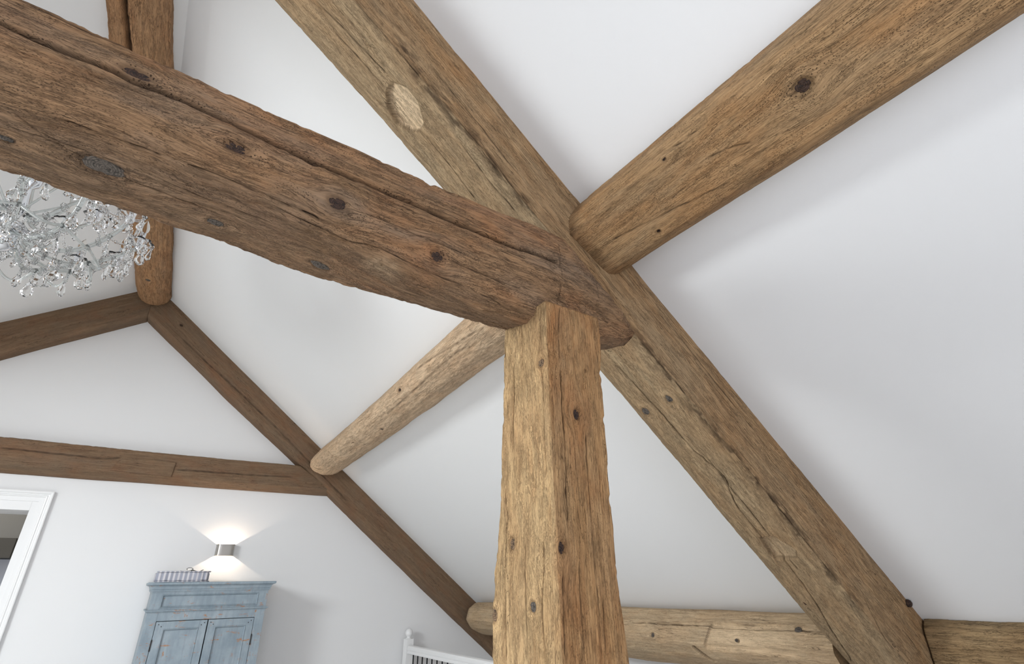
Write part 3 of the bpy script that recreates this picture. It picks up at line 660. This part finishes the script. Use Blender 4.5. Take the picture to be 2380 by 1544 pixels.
pt.parent = tie; pt.location = -Vector(tie.location); pt['label'] = 'inset repair patch with slanted ends'

# ridge log
st = []
for y, x in ((5.74, -.463), (4.6, -.525), (2.45, -.655), (1.0, -.74), (-.5, -.80)):
    r = .155
    st.append([(x + r*math.cos(a), y + (.03*abs(math.cos(a)) if y > 5.7 else 0), 4.335 + r*math.sin(a)*1.02) for a in [2*PI*k/12 + .3 for k in range(12)]])
log('ridge_beam', st, W_RIDGE, .008, .008, 'round reddish brown ridge log under the roof apex, meeting the gable', 'beam', F['ridge'], 4, 1.5, None, 73, low=1.2, vis=(0, 4.4), weath_lit=[.25]*12)

# ---------------------------------------------------------------- doorway
M_TILE = plain('grey_wall_tile', srgb(150,147,140), .35)
M_DARK = plain('dark_brown_cabinet', srgb(88,84,76), .5)
door = tag(boxes('door_1', [(DX1-.0, DX1+.041, 5.992, 6.36, 0, DZ+.075), (DX0-.041, DX0, 5.992, 6.36, 0, DZ+.075), (DX0, DX1, 5.992, 6.36, DZ, DZ+.075)], M_WHITE, None, .002), 'white painted doorway lining', kind='structure')
bm = bmesh.new()
# moulded architrave profile (offset outward from the lining, depth)
prof = [(0, .0), (0, .016), (.034, .018), (.038, .026), (.046, .028), (.052, .022), (.060, .024), (.066, .034), (.078, .038), (.084, .036), (.0855, .0)]
x1, x0, zt_ = DX1+.041, DX0-.041, DZ+.072
path = [((x1, 0), (1, 0)), ((x1, zt_), (1, 1)), ((x0, zt_), (-1, 1)), ((x0, 0), (-1, 0))]
rings = [[bm.verts.new((p[0]+d[0]*o_, 6.0-h, p[1]+d[1]*o_)) for o_, h in prof] for p, d in path]
for A, B in zip(rings, rings[1:]):
    for k in range(len(prof)-1): bm.faces.new((A[k], A[k+1], B[k+1], B[k]))
bmesh.ops.recalc_face_normals(bm, faces=bm.faces)
ar = bm_obj('architrave', bm, M_WHITE, door)
# room beyond
tag(boxes('wall_tiled', [(-3.6, .2, 8.1, 8.2, 0, 3.2), (.2, .3, 6.36, 8.2, 0, 3.2), (-3.7, -3.6, 6.36, 8.2, 0, 3.2)], plain('tile_grout', srgb(196,194,188), .7)), 'grey tiled wall of the room beyond the doorway', kind='structure')
tw = bpy.data.objects['wall_tiled']
tm = None
for i in range(6):
    for j in range(5):
        xx = -2.72 + i*.46; z0 = .02 + j*.62
        if tm is None:
            o = boxes('tile', [(-.227, .227, -.012, 0, .003, .617)], M_TILE, tw, .0015); tm = o.data
        else:
            o = link(tm, 'tile', tw); 
        o.location = (xx, 8.1, z0)
tag(boxes('ceiling', [(-3.7, .3, 6.36, 8.2, 3.2, 3.3)], M_CEIL), 'flat white ceiling of the room beyond the doorway', kind='structure')
cb = boxes('wall_cabinet', [(-2.2, -1.065, 7.66, 8.08, 1.92, 2.11)], M_DARK, None, .003)
tag(cb, 'dark low box cabinet on the tiled wall beyond the doorway', 'cabinet')
gp = boxes('glass_panel', [(-2.2, -.25, 7.86, 7.872, .4, 1.915)], plain('frosted_pale_glass', srgb(190,194,204), .2), None, .002)
tag(gp, 'pale glass splashback under the dark box cabinet beyond the doorway', 'panel')
area_light('room_beyond_added_fill', (-1.9, 7.1, 3.15), 1.0, .8, (0, 0, -1), 20, (1, .98, .95))  # unseen light added to brighten the room beyond

# ---------------------------------------------------------------- wall sconce
M_NICKEL = plain('satin_nickel', srgb(170,166,160), .35, .85)
sx, sz = .708, 1.933
sconce = empty('wall_sconce', (sx, 6.0, sz-.05), 'small satin nickel up-and-down wall light glowing above the cabinet', 'lamp')
bm = bmesh.new(); n_ = 16; hw, dp_, hh = .08, .075, .05
out = []
for k in range(n_+1):                                    # flat front with rounded corners
    t = -1 + 2*k/n_; out.append((hw*math.copysign(abs(t)**.8 if t else 0, t), -dp_*(1-abs(t)**6)**(1/2.5) if abs(t) < 1 else 0))
ro_ = []
for zz_, sc_ in ((-hh, 1.0), (-hh, 1.03), (-hh+.008, 1.03), (-hh+.0085, 1.0), (hh-.0085, 1.0), (hh-.008, 1.03), (hh, 1.03), (hh, 1.0)):
    ro_.append([bm.verts.new((x*sc_, y*sc_, zz_+.05)) for x, y in out])
for zz_ in (hh, -hh): ro_.append([bm.verts.new((x*.96, y*.95, zz_+.05)) for x, y in out])
ro_.append(ro_[0])
for A, B in zip(ro_, ro_[1:]):
    for k in range(n_): bm.faces.new((A[k], A[k+1], B[k+1], B[k]))
bmesh.ops.recalc_face_normals(bm, faces=bm.faces)
bm_obj('shade', bm, M_NICKEL, sconce)
boxes('back_plate', [(-.078, .078, -.006, -.001, .004, .096)], M_NICKEL, sconce)
bm = bmesh.new(); tube(bm, [(-.03, -.035, .05), (.03, -.035, .05)], .006, 10)
mm, n, l, b = nt('lit_halogen'); b.inputs['Emission Color'].default_value = (1, .75, .5, 1); b.inputs['Emission Strength'].default_value = 25
bm_obj('bulb', bm, mm, sconce)
for s in (1, -1):
    L_ = bpy.data.lights.new('sconce_bulb_light', 'POINT'); L_.energy = 14; L_.color = (1, .79, .60); L_.shadow_soft_size = .004
    o = bpy.data.objects.new('sconce_bulb_light', L_); col.objects.link(o); o.location = (sx, 5.962, sz + s*.004)

# ---------------------------------------------------------------- painted cabinet
def paint_mat():
    m, n, l, b = nt('distressed_blue_paint')
    tc = n.new('ShaderNodeTexCoord')
    def no(s, d=4, r=.6, sc_=(1,1,1)):
        q = n.new('ShaderNodeMapping'); q.inputs['Scale'].default_value = sc_; l.new(tc.outputs['Object'], q.inputs[0])
        t = n.new('ShaderNodeTexNoise'); t.inputs['Scale'].default_value = s; t.inputs['Detail'].default_value = d; t.inputs['Roughness'].default_value = r
        l.new(q.outputs[0], t.inputs['Vector']); return t.outputs[0]
    c = mixc(n, l, rng(n, l, no(7), .35, .65), srgb(134,149,159), srgb(156,168,176))
    c = mixc(n, l, rng(n, l, no(40, 3, .5, (1, 1, .15)), .45, .62, 0, .35), c, srgb(118,132,141))
    ge = n.new('ShaderNodeNewGeometry')
    wear = mth(n, l, 'MULTIPLY', rng(n, l, no(30, 6, .75, (1, 1, .45)), .58, .63), rng(n, l, no(7, 2), .52, .58))
    wear2 = mth(n, l, 'MULTIPLY', rng(n, l, no(42, 5, .75, (.22, 1, 1)), .58, .63), rng(n, l, no(9, 3), .50, .56))
    wf = mth(n, l, 'MAXIMUM', wear, wear2)
    c = mixc(n, l, wf, c, srgb(168,126,94))
    l.new(c, b.inputs['Base Color']); b.inputs['Roughness'].default_value = .5
    bp = n.new('ShaderNodeBump'); bp.inputs['Strength'].default_value = .3; bp.inputs['Distance'].default_value = .002
    l.new(mth(n, l, 'SUBTRACT', no(60, 3, .5, (1, 1, .2)), wf), bp.inputs['Height']); l.new(bp.outputs[0], b.inputs['Normal'])
    return m
M_BLUE = paint_mat()
CX0, CX1, CY = .190, 1.070, 5.5
cab = empty('cabinet', ((CX0+CX1)/2, 5.75, 0), 'tall distressed grey-blue cupboard against the gable wall', 'cabinet')
ox, oy = (CX0+CX1)/2, 5.75
def rel(L): return [(a-ox, b-ox, c-oy, d-oy, e, f) for a, b, c, d, e, f in L]
boxes('body', rel([(CX0, CX0+.02, CY+.02, 5.985, .08, 1.585), (CX1-.02, CX1, CY+.02, 5.985, .08, 1.585), (CX0, CX1, 5.965, 5.985, .08, 1.585), (CX0+.02, CX1-.02, CY+.03, 5.965, .1, .12),
  (CX0, CX0+.076, CY, CY+.025, 0, 1.435), (CX1-.076, CX1, CY, CY+.025, 0, 1.435), (CX0+.076, CX1-.076, CY, CY+.025, 1.372, 1.435), (CX0+.076, CX1-.076, CY, CY+.025, 0, .1)]), M_BLUE, cab, .002)
# frieze with sunk panel
fz0, fz1 = 1.452, 1.585
boxes('frieze', rel([(CX0, CX0+.075, CY, CY+.03, fz0, fz1), (CX1-.075, CX1, CY, CY+.03, fz0, fz1), (CX0+.075, CX1-.075, CY, CY+.03, fz1-.022, fz1), (CX0+.075, CX1-.075, CY, CY+.03, fz0, fz0+.012)]), M_BLUE, cab, .0015)
def panel(name, x0, x1, z0, z1, y, parent, lip=.012):
    """sunk panel with a moulded bead around it, coordinates local to parent"""
    bm = bmesh.new()
    R_ = [(0, 0), (.004, -.004), (.009, .001), (lip, .009), (lip+.001, .012)]
    rings = []
    for o_, h in R_:
        rings.append([bm.verts.new((xx, y+h, zz_)) for xx, zz_ in ((x0+o_, z0+o_), (x1-o_, z0+o_), (x1-o_, z1-o_), (x0+o_, z1-o_))])
    for A, B in zip(rings, rings[1:]):
        for k in range(4): bm.faces.new((A[k], A[(k+1) % 4], B[(k+1) % 4], B[k]))
    bm.faces.new(rings[-1])
    bmesh.ops.recalc_face_normals(bm, faces=bm.faces)
    return bm_obj(name, bm, M_BLUE, parent)
panel('frieze_panel', CX0+.075-ox, CX1-.075-ox, fz0+.012, fz1-.022, CY-oy, cab)
def moulding(name, prof, x0, x1, yf_, yb, parent):
    """profile (outward, z) mitred round the front and both sides"""
    bm = bmesh.new(); rings = []
    for (px_, py_, dx, dy) in ((x0, yb, -1, 0), (x0, yf_, -1, -1), (x1, yf_, 1, -1), (x1, yb, 1, 0)):
        rings.append([bm.verts.new((px_+dx*o_, py_+dy*o_, z_)) for o_, z_ in prof])
    for A, B in zip(rings, rings[1:]):
        for k in range(len(prof)-1): bm.faces.new((A[k], A[k+1], B[k+1], B[k]))
    # top cap
    bm.faces.new([r[-1] for r in rings]); bm.faces.new([r[0] for r in rings][::-1])
    bmesh.ops.recalc_face_normals(bm, faces=bm.faces)
    return bm_obj(name, bm, M_BLUE, parent)
cor = [(-.01, 1.578), (.004, 1.578), (.006, 1.586), (.012, 1.588), (.013, 1.594), (.010, 1.598), (.016, 1.606)]
for k in range(8):
    a = k/7*PI/2; cor.append((.016+.022*(1-math.cos(a)), 1.606+.026*math.sin(a)))
cor += [(.040, 1.634), (.046, 1.636), (.047, 1.651), (.045, 1.654)]
moulding('cornice', cor, CX0-ox, CX1-ox, CY-oy, 5.985-oy, cab)
mid = [(-.01, 1.430), (.003, 1.430), (.006, 1.436), (.016, 1.441), (.018, 1.446), (.016, 1.451), (.006, 1.453), (-.01, 1.454)]
moulding('waist_moulding', mid, CX0-ox, CX1-ox, CY-oy, 5.985-oy, cab)
def door_leaf(x0, x1, z0, z1, hx, ang, label=None):
    d = bpy.data.objects.new('door', None); col.objects.link(d); d.parent = cab; d.location = (hx-ox, CY-oy-.002, 0)
    d.rotation_euler = (0, 0, ang)
    X0, X1 = x0-hx, x1-hx; s = .055
    me = boxes('leaf', [(X0, X0+s, 0, .022, z0, z1), (X1-s, X1, 0, .022, z0, z1), (X0+s, X1-s, 0, .022, z1-.052, z1), (X0+s, X1-s, 0, .022, z0, z0+.09), (X0+s, X1-s, 0, .022, .72, .79)], M_BLUE, d, .0015)
    panel('door_panel', X0+s, X1-s, .79, z1-.052, 0, d); panel('door_panel', X0+s, X1-s, z0+.09, .72, 0, d)
    for (a, b2) in ((X0+.02, z1-.02), (X0+.04, z1-.035), (X1-.02, z1-.02), (X1-.04, z1-.035)):
        bm = bmesh.new(); tube(bm, [(a, .004, b2), (a, -.0015, b2)], .004, 8)
        bm_obj('peg', bm, M_IRON, me)
    return d
M_IRON = plain('dark_iron', srgb(60,58,56), .5, .6)
dl = door_leaf(CX0+.079, .632, .1, 1.368, CX0+.079, -.03)
dr = door_leaf(.640, CX1-.079, .1, 1.368, CX1-.079, .012)
for hx in (CX0+.077, CX1-.077):
    for hz in (1.165, .35):
        bm = bmesh.new(); tube(bm, [(hx-ox, CY-oy-.006, hz), (hx-ox, CY-oy-.006, hz+.075)], .0045, 8)
        tube(bm, [(hx-ox, CY-oy-.006, hz+.075), (hx-ox, CY-oy-.006, hz+.084)], [.0045, .001], 8)
        bm_obj('hinge', bm, M_IRON, cab, True)
bm = bmesh.new(); lathe(bm, [(0, 0), (.006, .002), (.006, .012), (.014, .018), (.012, .026), (0, .029)], seg=16)
kb = bm_obj('knob', bm, M_IRON, dr, True); kb.location = (.655-(CX1-.079), -.001, .75); kb.rotation_euler = (PI/2, 0, 0)

# ---------------------------------------------------------------- striped box cushion on top
def stripe_mat():
    m, n, l, b = nt('ticking_fabric')
    tc = n.new('ShaderNodeTexCoord'); sx_ = n.new('ShaderNodeSeparateXYZ'); l.new(tc.outputs['Object'], sx_.inputs[0])
    f1 = mth(n, l, 'FRACT', mth(n, l, 'MULTIPLY', sx_.outputs[0], 1/.034))
    f2 = mth(n, l, 'FRACT', mth(n, l, 'MULTIPLY', sx_.outputs[0], 1/.017))
    a = rng(n, l, mth(n, l, 'ABSOLUTE', mth(n, l, 'SUBTRACT', f1, .5)), .20, .22)
    c = mixc(n, l, a, srgb(160,164,176), srgb(208,207,210))
    c = mixc(n, l, rng(n, l, mth(n, l, 'ABSOLUTE', mth(n, l, 'SUBTRACT', f2, .5)), .06, .10, .75, 0), c, srgb(150,140,160))
    l.new(c, b.inputs['Base Color']); b.inputs['Roughness'].default_value = .9
    return m
M_TICK = stripe_mat()
cu_ = empty('box_cushion', (.378, 5.66, 1.6545), 'striped grey tufted box cushion lying on top of the blue cabinet', 'cushion')
bm = bmesh.new(); NX, NY, NZ = 46, 20, 9; hx_, hy_, hz_ = .198, .19, .039
bmesh.ops.create_cube(bm, size=2)
bmesh.ops.subdivide_edges(bm, edges=list(bm.edges), cuts=23, use_grid_fill=True)
for v in bm.verts:
    x, y, z = v.co
    sq = (abs(x)**8+abs(y)**8+abs(z)**8)**(1/8)
    x, y, z = x/sq, y/sq, z/sq
    tuft = 1
    for tx in (-.66, 0, .66):
        for ty in (-.66, 0, .66): tuft -= .45*math.exp(-((x-tx)**2+(y-ty)**2)/.03)*(abs(z) > .6)
    puff = 1 + .05*math.cos(x*PI*9)*(abs(z) < .9)
    X = x*hx_; Y = y*hy_*(1+.02*math.cos(x*PI*9)*(abs(z) < .8)); Z = z*hz_*tuft
    Z += .0025*math.sin(x*14+y*3)
    Y += .006*math.cos(x*PI*10.5)*(1 if y < 0 else -1)*(1-abs(z)**3)*(abs(y) > .8)
    v.co = (X, Y, Z+.041)
bm_obj('pad', bm, M_TICK, cu_, True)
for s in (-1, 1):
    for z_ in (.004, .078):
        bm = bmesh.new()
        tube(bm, [(-hx_*.985, -hy_*.99, z_), (-hx_*.5, -hy_*1.0, z_+.001), (0, -hy_*1.0, z_), (hx_*.5, -hy_*1.0, z_+.001), (hx_*.985, -hy_*.99, z_)] if s < 0 else [(hx_*.99, -hy_*.985, z_), (hx_*1.0, 0, z_), (hx_*.99, hy_*.985, z_)], .0042, 8)
        bm_obj('piping', bm, M_TICK, cu_, True)
M_TIE = plain('dark_cord', srgb(58,62,58), .8)
bm = bmesh.new()
pts = [(.02+.040*math.cos(a)+.012*a, -.13+.01*math.sin(a), .083+.013+.014*math.sin(a)) for a in np.linspace(-2.2, 3.4, 26)]
tube(bm, pts, .0022, 6); bm_obj('tie_cord', bm, M_TIE, cu_, True)
bm = bmesh.new()
tube(bm, [(.05, -.13, .082), (.062, -.132, .092), (.075, -.13, .086), (.09, -.135, .082)], .004, 6); bm_obj('tie_cord', bm, M_TIE, cu_, True)
bm = bmesh.new()
tube(bm, [(.118, -.13, .080), (.13, -.13, .089), (.142, -.132, .094)], .003, 6); bm_obj('tie_cord', bm, M_TIE, cu_, True)

# ---------------------------------------------------------------- stair balustrade
bal = empty('balustrade', (2.645, 5.0, 0), 'white landing balustrade with thin black balusters beside the gable wall', 'railing')
by = 5.0
bm = bmesh.new(); box(bm, -.042, .042, .863, .947, 0, 1.085)
bmesh.ops.bevel(bm, geom=list(bm.edges), offset=.004, segments=2, affect='EDGES')
nw = bm_obj('newel_post', bm, M_WHITE, bal)
bm = bmesh.new()
pf_ = [(0, 1.085), (.034, 1.085), (.036, 1.090), (.024, 1.094), (.020, 1.099), (.024, 1.104)] + [(.040*math.sin(a), 1.140-.040*math.cos(a)) for a in np.linspace(.62, PI, 14)]
lathe(bm, pf_, (0, .905, 0), 24); bm_obj('ball_finial', bm, M_WHITE, nw, True)
# moulded handrail, profile in x,z run along y
hp = [(-.030, .955), (.030, .955), (.032, .968), (.026, .978), (.034, .992), (.036, 1.010), (.026, 1.024), (0, 1.030), (-.026, 1.024), (-.036, 1.010), (-.034, .992), (-.026, .978), (-.032, .968)]
bm = bmesh.new(); prism(bm, hp, -3.2, .856); bmesh.ops.recalc_face_normals(bm, faces=bm.faces)
bm_obj('handrail', bm, M_WHITE, bal)
boxes('base_rail', [(-.03, .03, -3.2, .856, .05, .09)], M_WHITE, bal, .003)
boxes('newel_post', [(-.052, .052, -3.3, -3.2, 0, 1.085)], M_WHITE, bal, .004)
M_BLACK = plain('black_iron', srgb(34,36,40), .45, .3)
bm0 = None
for k in range(36):
    y = .764 - k*.109
    if y < -3.12: break
    if bm0 is None:
        bm = bmesh.new(); tube(bm, [(0, 0, .09), (0, 0, .40), (0, 0, .962)], .0068, 8)
        for z_ in (): tube(bm, [(0, 0, z_-.012), (0, 0, z_), (0, 0, z_+.012)], [.007, .013, .007], 8)
        o = bm_obj('baluster', bm, M_BLACK, bal, True); bm0 = o.data
    else: o = link(bm0, 'baluster', bal)
    o.location = (0, y, 0)
    if k % 5 == 1:
        bm = bmesh.new(); tube(bm, [(0, 0, .848), (0, 0, .862), (0, 0, .876)], [.007, .014, .007], 8); bm_obj('collar_ring', bm, M_BLACK, o, True)

# ---------------------------------------------------------------- chandelier
def glass(name, c=(1,1,1,1), rough=0.0, ior=1.5):
    m, n, l, b = nt(name)
    b.inputs['Base Color'].default_value = c; b.inputs['Roughness'].default_value = rough
    b.inputs['Transmission Weight'].default_value = 1.0; b.inputs['IOR'].default_value = ior
    return m
M_CRYS = glass('crystal', (1, 1, 1, 1), 0, 1.52)
M_ARM = glass('clear_glass_arm', (.84, .88, .87, 1), .10, 1.5); M_ARM.node_tree.nodes['Principled BSDF'].inputs['Transmission Weight'].default_value = .85
M_BULB = glass('bulb_glass', (1, .98, .95, 1), 0, 1.12)
M_CHROME = plain('polished_chrome', (.82, .84, .88, 1), .08, 1.0)
CC = Vector((-.90, 3.06, 3.16))
CS = 1.28
ch = empty('chandelier', CC, 'large crystal chandelier hanging behind the collar beam at the left edge', 'chandelier')
ch.scale = (CS, CS, CS)
# stem up to the ridge
bm = bmesh.new()
lathe(bm, [(0, -.075), (.008, -.07), (.012, -.06), (.03, -.05), (.045, -.03), (.050, -.005), (.046, .02), (.034, .036), (.055, .04), (.06, .05), (.052, .06), (.018, .066), (.014, .10), (.02, .11), (.026, .15), (.018, .2), (.012, .24), (.03, .26), (.034, .29), (.014, .32), (.01, .38), (.024, .40), (.026, .44), (.01, .47), (.006, .50), (0, .50)], seg=32)
bm_obj('stem', bm, M_CHROME, ch, True)
lm = None
for k in range(9):
    if lm is None:
        bm = bmesh.new(); pts = [(.009*math.cos(a), 0, .017*math.sin(a)) for a in np.linspace(0, 2*PI, 13)[:-1]]
        tube(bm, pts+[pts[0]], .0022, 6, False); o = bm_obj('chain_link', bm, M_CHROME, ch, True); lm = o.data
    else: o = link(lm, 'chain_link', ch)
    o.location = (0, 0, .512+k*.028); o.rotation_euler = (0, 0, (k % 2)*PI/2)
bm = bmesh.new(); lathe(bm, [(0, .735), (.004, .735), (.03, .745), (.05, .755), (.05, .77), (0, .771)], seg=24)
bm_obj('ceiling_rose', bm, M_CHROME, ch, True)
# crystal shapes (shared meshes)
def drop_mesh(kind):
    bm = bmesh.new(); r = random.Random(3)
    if kind == 0:      # flat pear pendalogue
        out = [(0, 0), (.006, -.008), (.0105, -.020), (.0145, -.034), (.0125, -.045), (.006, -.052), (0, -.054)]
        pts = [(x, z) for x, z in out] + [(-x, z) for x, z in out[-2:0:-1]]
        th = .0055; c1 = bm.verts.new((0, -th, -.031)); c2 = bm.verts.new((0, th, -.031))
        rim = [bm.verts.new((x, 0, z)) for x, z in pts]
        mf = [bm.verts.new((x*.6, -th*.85, -.031+(z+.031)*.62)) for x, z in pts]; mb = [bm.verts.new((x*.6, th*.85, -.031+(z+.031)*.62)) for x, z in pts]
        n_ = len(pts)
        for k in range(n_):
            j = (k+1) % n_
            bm.faces.new((rim[k], rim[j], mf[j], mf[k])); bm.faces.new((rim[j], rim[k], mb[k], mb[j]))
            bm.faces.new((mf[k], mf[j], c1)); bm.faces.new((mb[j], mb[k], c2))
    elif kind == 1:    # faceted icicle drop
        lathe(bm, [(0, 0), (.0035, -.004), (.0045, -.014), (.0085, -.030), (.0075, -.038), (0, -.046)], seg=6)
    elif kind == 2:    # cut plaque
        lathe(bm, [(0, -.001), (.007, -.005), (.013, -.014), (.014, -.024), (.008, -.034), (0, -.038)], seg=7)
        for v in bm.verts: v.co.y *= .5
    bmesh.ops.recalc_face_normals(bm, faces=bm.faces)
    me = bpy.data.meshes.new('crystal_drop'); bm.to_mesh(me); bm.free(); me.materials.append(M_CRYS); return me
DROPS = [drop_mesh(k) for k in range(3)]
def bead(bm, p, r):
    r *= 1.3
    p = Vector(p)
    v = [bm.verts.new(p+Vector(q)*r) for q in ((0,0,1),(0,0,-1))]
    ring = [[bm.verts.new(p+Vector((math.cos(a)*.82, math.sin(a)*.82, h))*r) for a in [PI/3*k for k in range(6)]] for h in (.5, -.5)]
    for k in range(6):
        j = (k+1) % 6
        bm.faces.new((v[0], ring[0][k], ring[0][j])); bm.faces.new((ring[0][k], ring[1][k], ring[1][j], ring[0][j])); bm.faces.new((v[1], ring[1][j], ring[1][k]))
def add_drop(p, kind, s=1.0, parent=None):
    o = link(DROPS[kind], 'crystal_drop', parent or ch) if False else bpy.data.objects.new('crystal_drop', DROPS[kind])
    if o.name not in col.objects: col.objects.link(o)
    o.parent = parent or ch; o.location = p; s *= 1.3; o.scale = (s*1.1, s, s)
    o.rotation_euler = (random.uniform(-.12, .12), random.uniform(-.12, .12), random.uniform(0, PI))
    return o
def arm_curve(a, r1, z0, z1, sag, swirl, n_=22):
    P_ = []
    for i in range(n_):
        t = i/(n_-1)
        r = .045 + (r1-.045)*t
        z = z0 + (z1-z0)*t**1.6 - sag*math.sin(PI*t**.85)*(1-.15*t)
        aa = a + swirl*math.sin(PI*t)
        P_.append(Vector((r*math.cos(aa), r*math.sin(aa), z)))
    return P_
def make_arm(a, r1, z0, z1, sag, swirl, rad=.0085):
    P_ = arm_curve(a, r1, z0, z1, sag, swirl)
    bm = bmesh.new(); tube(bm, P_, rad, 8)
    arm = bm_obj('arm', bm, M_ARM, ch, True)
    # rosettes of small crystals threaded on the arm
    bm = bmesh.new()
    for f in (.25, .5, .75):
        p = P_[int(f*21)]
        for k in range(8):
            q = 2*PI*k/8; bead(bm, p+Vector((math.cos(q)*.013*math.cos(a+PI/2), math.cos(q)*.013*math.sin(a+PI/2), math.sin(q)*.013)), .0052)
    tag(bm_obj('rosette', bm, M_CRYS, arm), kind='stuff')
    e = P_[-1]
    bm = bmesh.new()         # scalloped dish
    seg = 32; prof = [(.004, 0), (.012, .004), (.026, .009), (.040, .017), (.048, .029), (.0465, .030), (.038, .0195), (.025, .012), (.012, .007), (.004, .004)]
    rings = []
    for r, z in prof: rings.append([bm.verts.new(e+Vector((r*(1+.10*math.cos(8*2*PI*k/seg)*(r > .02))*math.cos(2*PI*k/seg), r*(1+.10*math.cos(8*2*PI*k/seg)*(r > .02))*math.sin(2*PI*k/seg), z+.004))) for k in range(seg)])
    rings.append(rings[0])
    for A, B in zip(rings, rings[1:]):
        for k in range(seg): bm.faces.new((A[k], A[(k+1) % seg], B[(k+1) % seg], B[k]))
    bmesh.ops.recalc_face_normals(bm, faces=bm.faces)
    bm_obj('bobeche', bm, M_CRYS, arm, True)
    bm = bmesh.new(); lathe(bm, [(0, -.012), (.008, -.011), (.013, -.004), (.015, .004), (.010, .010), (.0115, .012), (.0115, .078), (0, .079)], e, 16)
    bm_obj('candle_tube', bm, M_CHROME, arm, True)
    bm = bmesh.new(); lathe(bm, [(.009, .079), (.0165, .094), (.0175, .106), (.012, .126), (.004, .142), (0, .150)], e, 16)
    bm_obj('bulb', bm, M_BULB, arm, True)
    return P_, e
tips = []
NA = 12
for k in range(NA):
    a = 2*PI*k/NA + .12
    P_, e = make_arm(a, .40, .02, .13+.0, .075, .16)
    tips.append((a, e, P_))
tips2 = []
for k in range(8):
    a = 2*PI*k/8 + .35
    P_, e = make_arm(a, .235, .10, .22, .05, -.2, .0068)
    tips2.append((a, e, P_))
# upper decorative hoops and scrolls
for k in range(8):
    a = 2*PI*k/8
    P_ = [Vector(((.03+.15*math.sin(PI*t))*math.cos(a+.4*t), (.03+.17*math.sin(PI*t))*math.sin(a+.4*t), .12+.42*t)) for t in np.linspace(0, 1, 16)]
    bm = bmesh.new(); tube(bm, P_, .0048, 8); bm_obj('scroll', bm, M_ARM, ch, True)
for k in range(NA):
    a0 = tips[k][0]; a1 = tips[(k+1) % NA][0] + (2*PI if k == NA-1 else 0)
    # glass arcs joining neighbouring arms
    P0, P1 = tips[k][2][13], tips[(k+1) % NA][2][13]
    bm = bmesh.new()
    tube(bm, [P0.lerp(P1, t) + Vector((0, 0, -.05*math.sin(PI*t))) + (P0+P1).normalized()*.05*math.sin(PI*t) for t in np.linspace(0, 1, 12)], .006, 8)
    bm_obj('scroll', bm, M_ARM, ch, True)
def bead_string(p, q, sag, n_, r=.0045):
    bm = bmesh.new(); p = Vector(p); q = Vector(q)
    for t in np.linspace(0, 1, n_): bead(bm, p.lerp(q, t) + Vector((0, 0, -sag*math.sin(PI*t))), r*(1 if int(t*n_) % 5 else 1.5))
    return tag(bm_obj('bead_string', bm, M_CRYS, ch), kind='stuff')
for k in range(NA):
    a, e, P_ = tips[k]
    e2 = tips[(k+1) % NA][1]
    bead_string(e+Vector((0, 0, .02)), e2+Vector((0, 0, .02)), .055, 22)
    c = tips2[k % 8][1]; bead_string(e+Vector((0, 0, .02)), min((t[1] for t in tips2), key=lambda v: (v-e).length)+Vector((0, 0, .01)), .05, 22)
    bead_string(P_[13], P_[13]+Vector((0, 0, -.055)), 0, 7); add_drop(P_[13]+Vector((0, 0, -.058)), 0, 1.0)
    bead_string(P_[8], P_[8]+Vector((0, 0, -.035)), 0, 5); add_drop(P_[8]+Vector((0, 0, -.038)), 2, 1.1)
    for j in range(5):
        b2 = a + (j-2)*1.15; p = e + Vector((math.cos(b2)*.046, math.sin(b2)*.046, .024))
        bead_string(p, p+Vector((0, 0, -.012)), 0, 2, .005); add_drop(p+Vector((0, 0, -.014)), [1, 0, 1, 0, 2][j], 1.0)
    for fr2 in (.22, .78):
        m2 = e.lerp(e2, fr2) + Vector((0, 0, -.02)); add_drop(m2+Vector((0, 0, -.01)), 1, 1.0)
    bead_string(P_[17], P_[17]+Vector((0, 0, -.03)), 0, 4); add_drop(P_[17]+Vector((0, 0, -.032)), 0, .95)
    m_ = (e+e2)/2 + Vector((0, 0, -.04)); bead_string(m_, m_+Vector((0, 0, -.03)), 0, 4); add_drop(m_+Vector((0, 0, -.032)), 0, .95)
for k, (a, e, P_) in enumerate(tips2):
    for j in range(4):
        b2 = a + (j-1.5)*1.5; p = e + Vector((math.cos(b2)*.046, math.sin(b2)*.046, .022)); add_drop(p, [0, 1, 2, 1][j], 1.0)
    bead_string(P_[10], P_[10]+Vector((0, 0, -.05)), 0, 6); add_drop(P_[10]+Vector((0, 0, -.052)), 0, 1.1)
for k in range(10):
    a = 2*PI*k/10; p = Vector((.058*math.cos(a), .058*math.sin(a), .046)); bead_string(p, p+Vector((.02*math.cos(a), .02*math.sin(a), -.05)), 0, 6); add_drop(p+Vector((.02*math.cos(a), .02*math.sin(a), -.052)), 2, .8)
add_drop((0, 0, -.078), 0, 1.2)
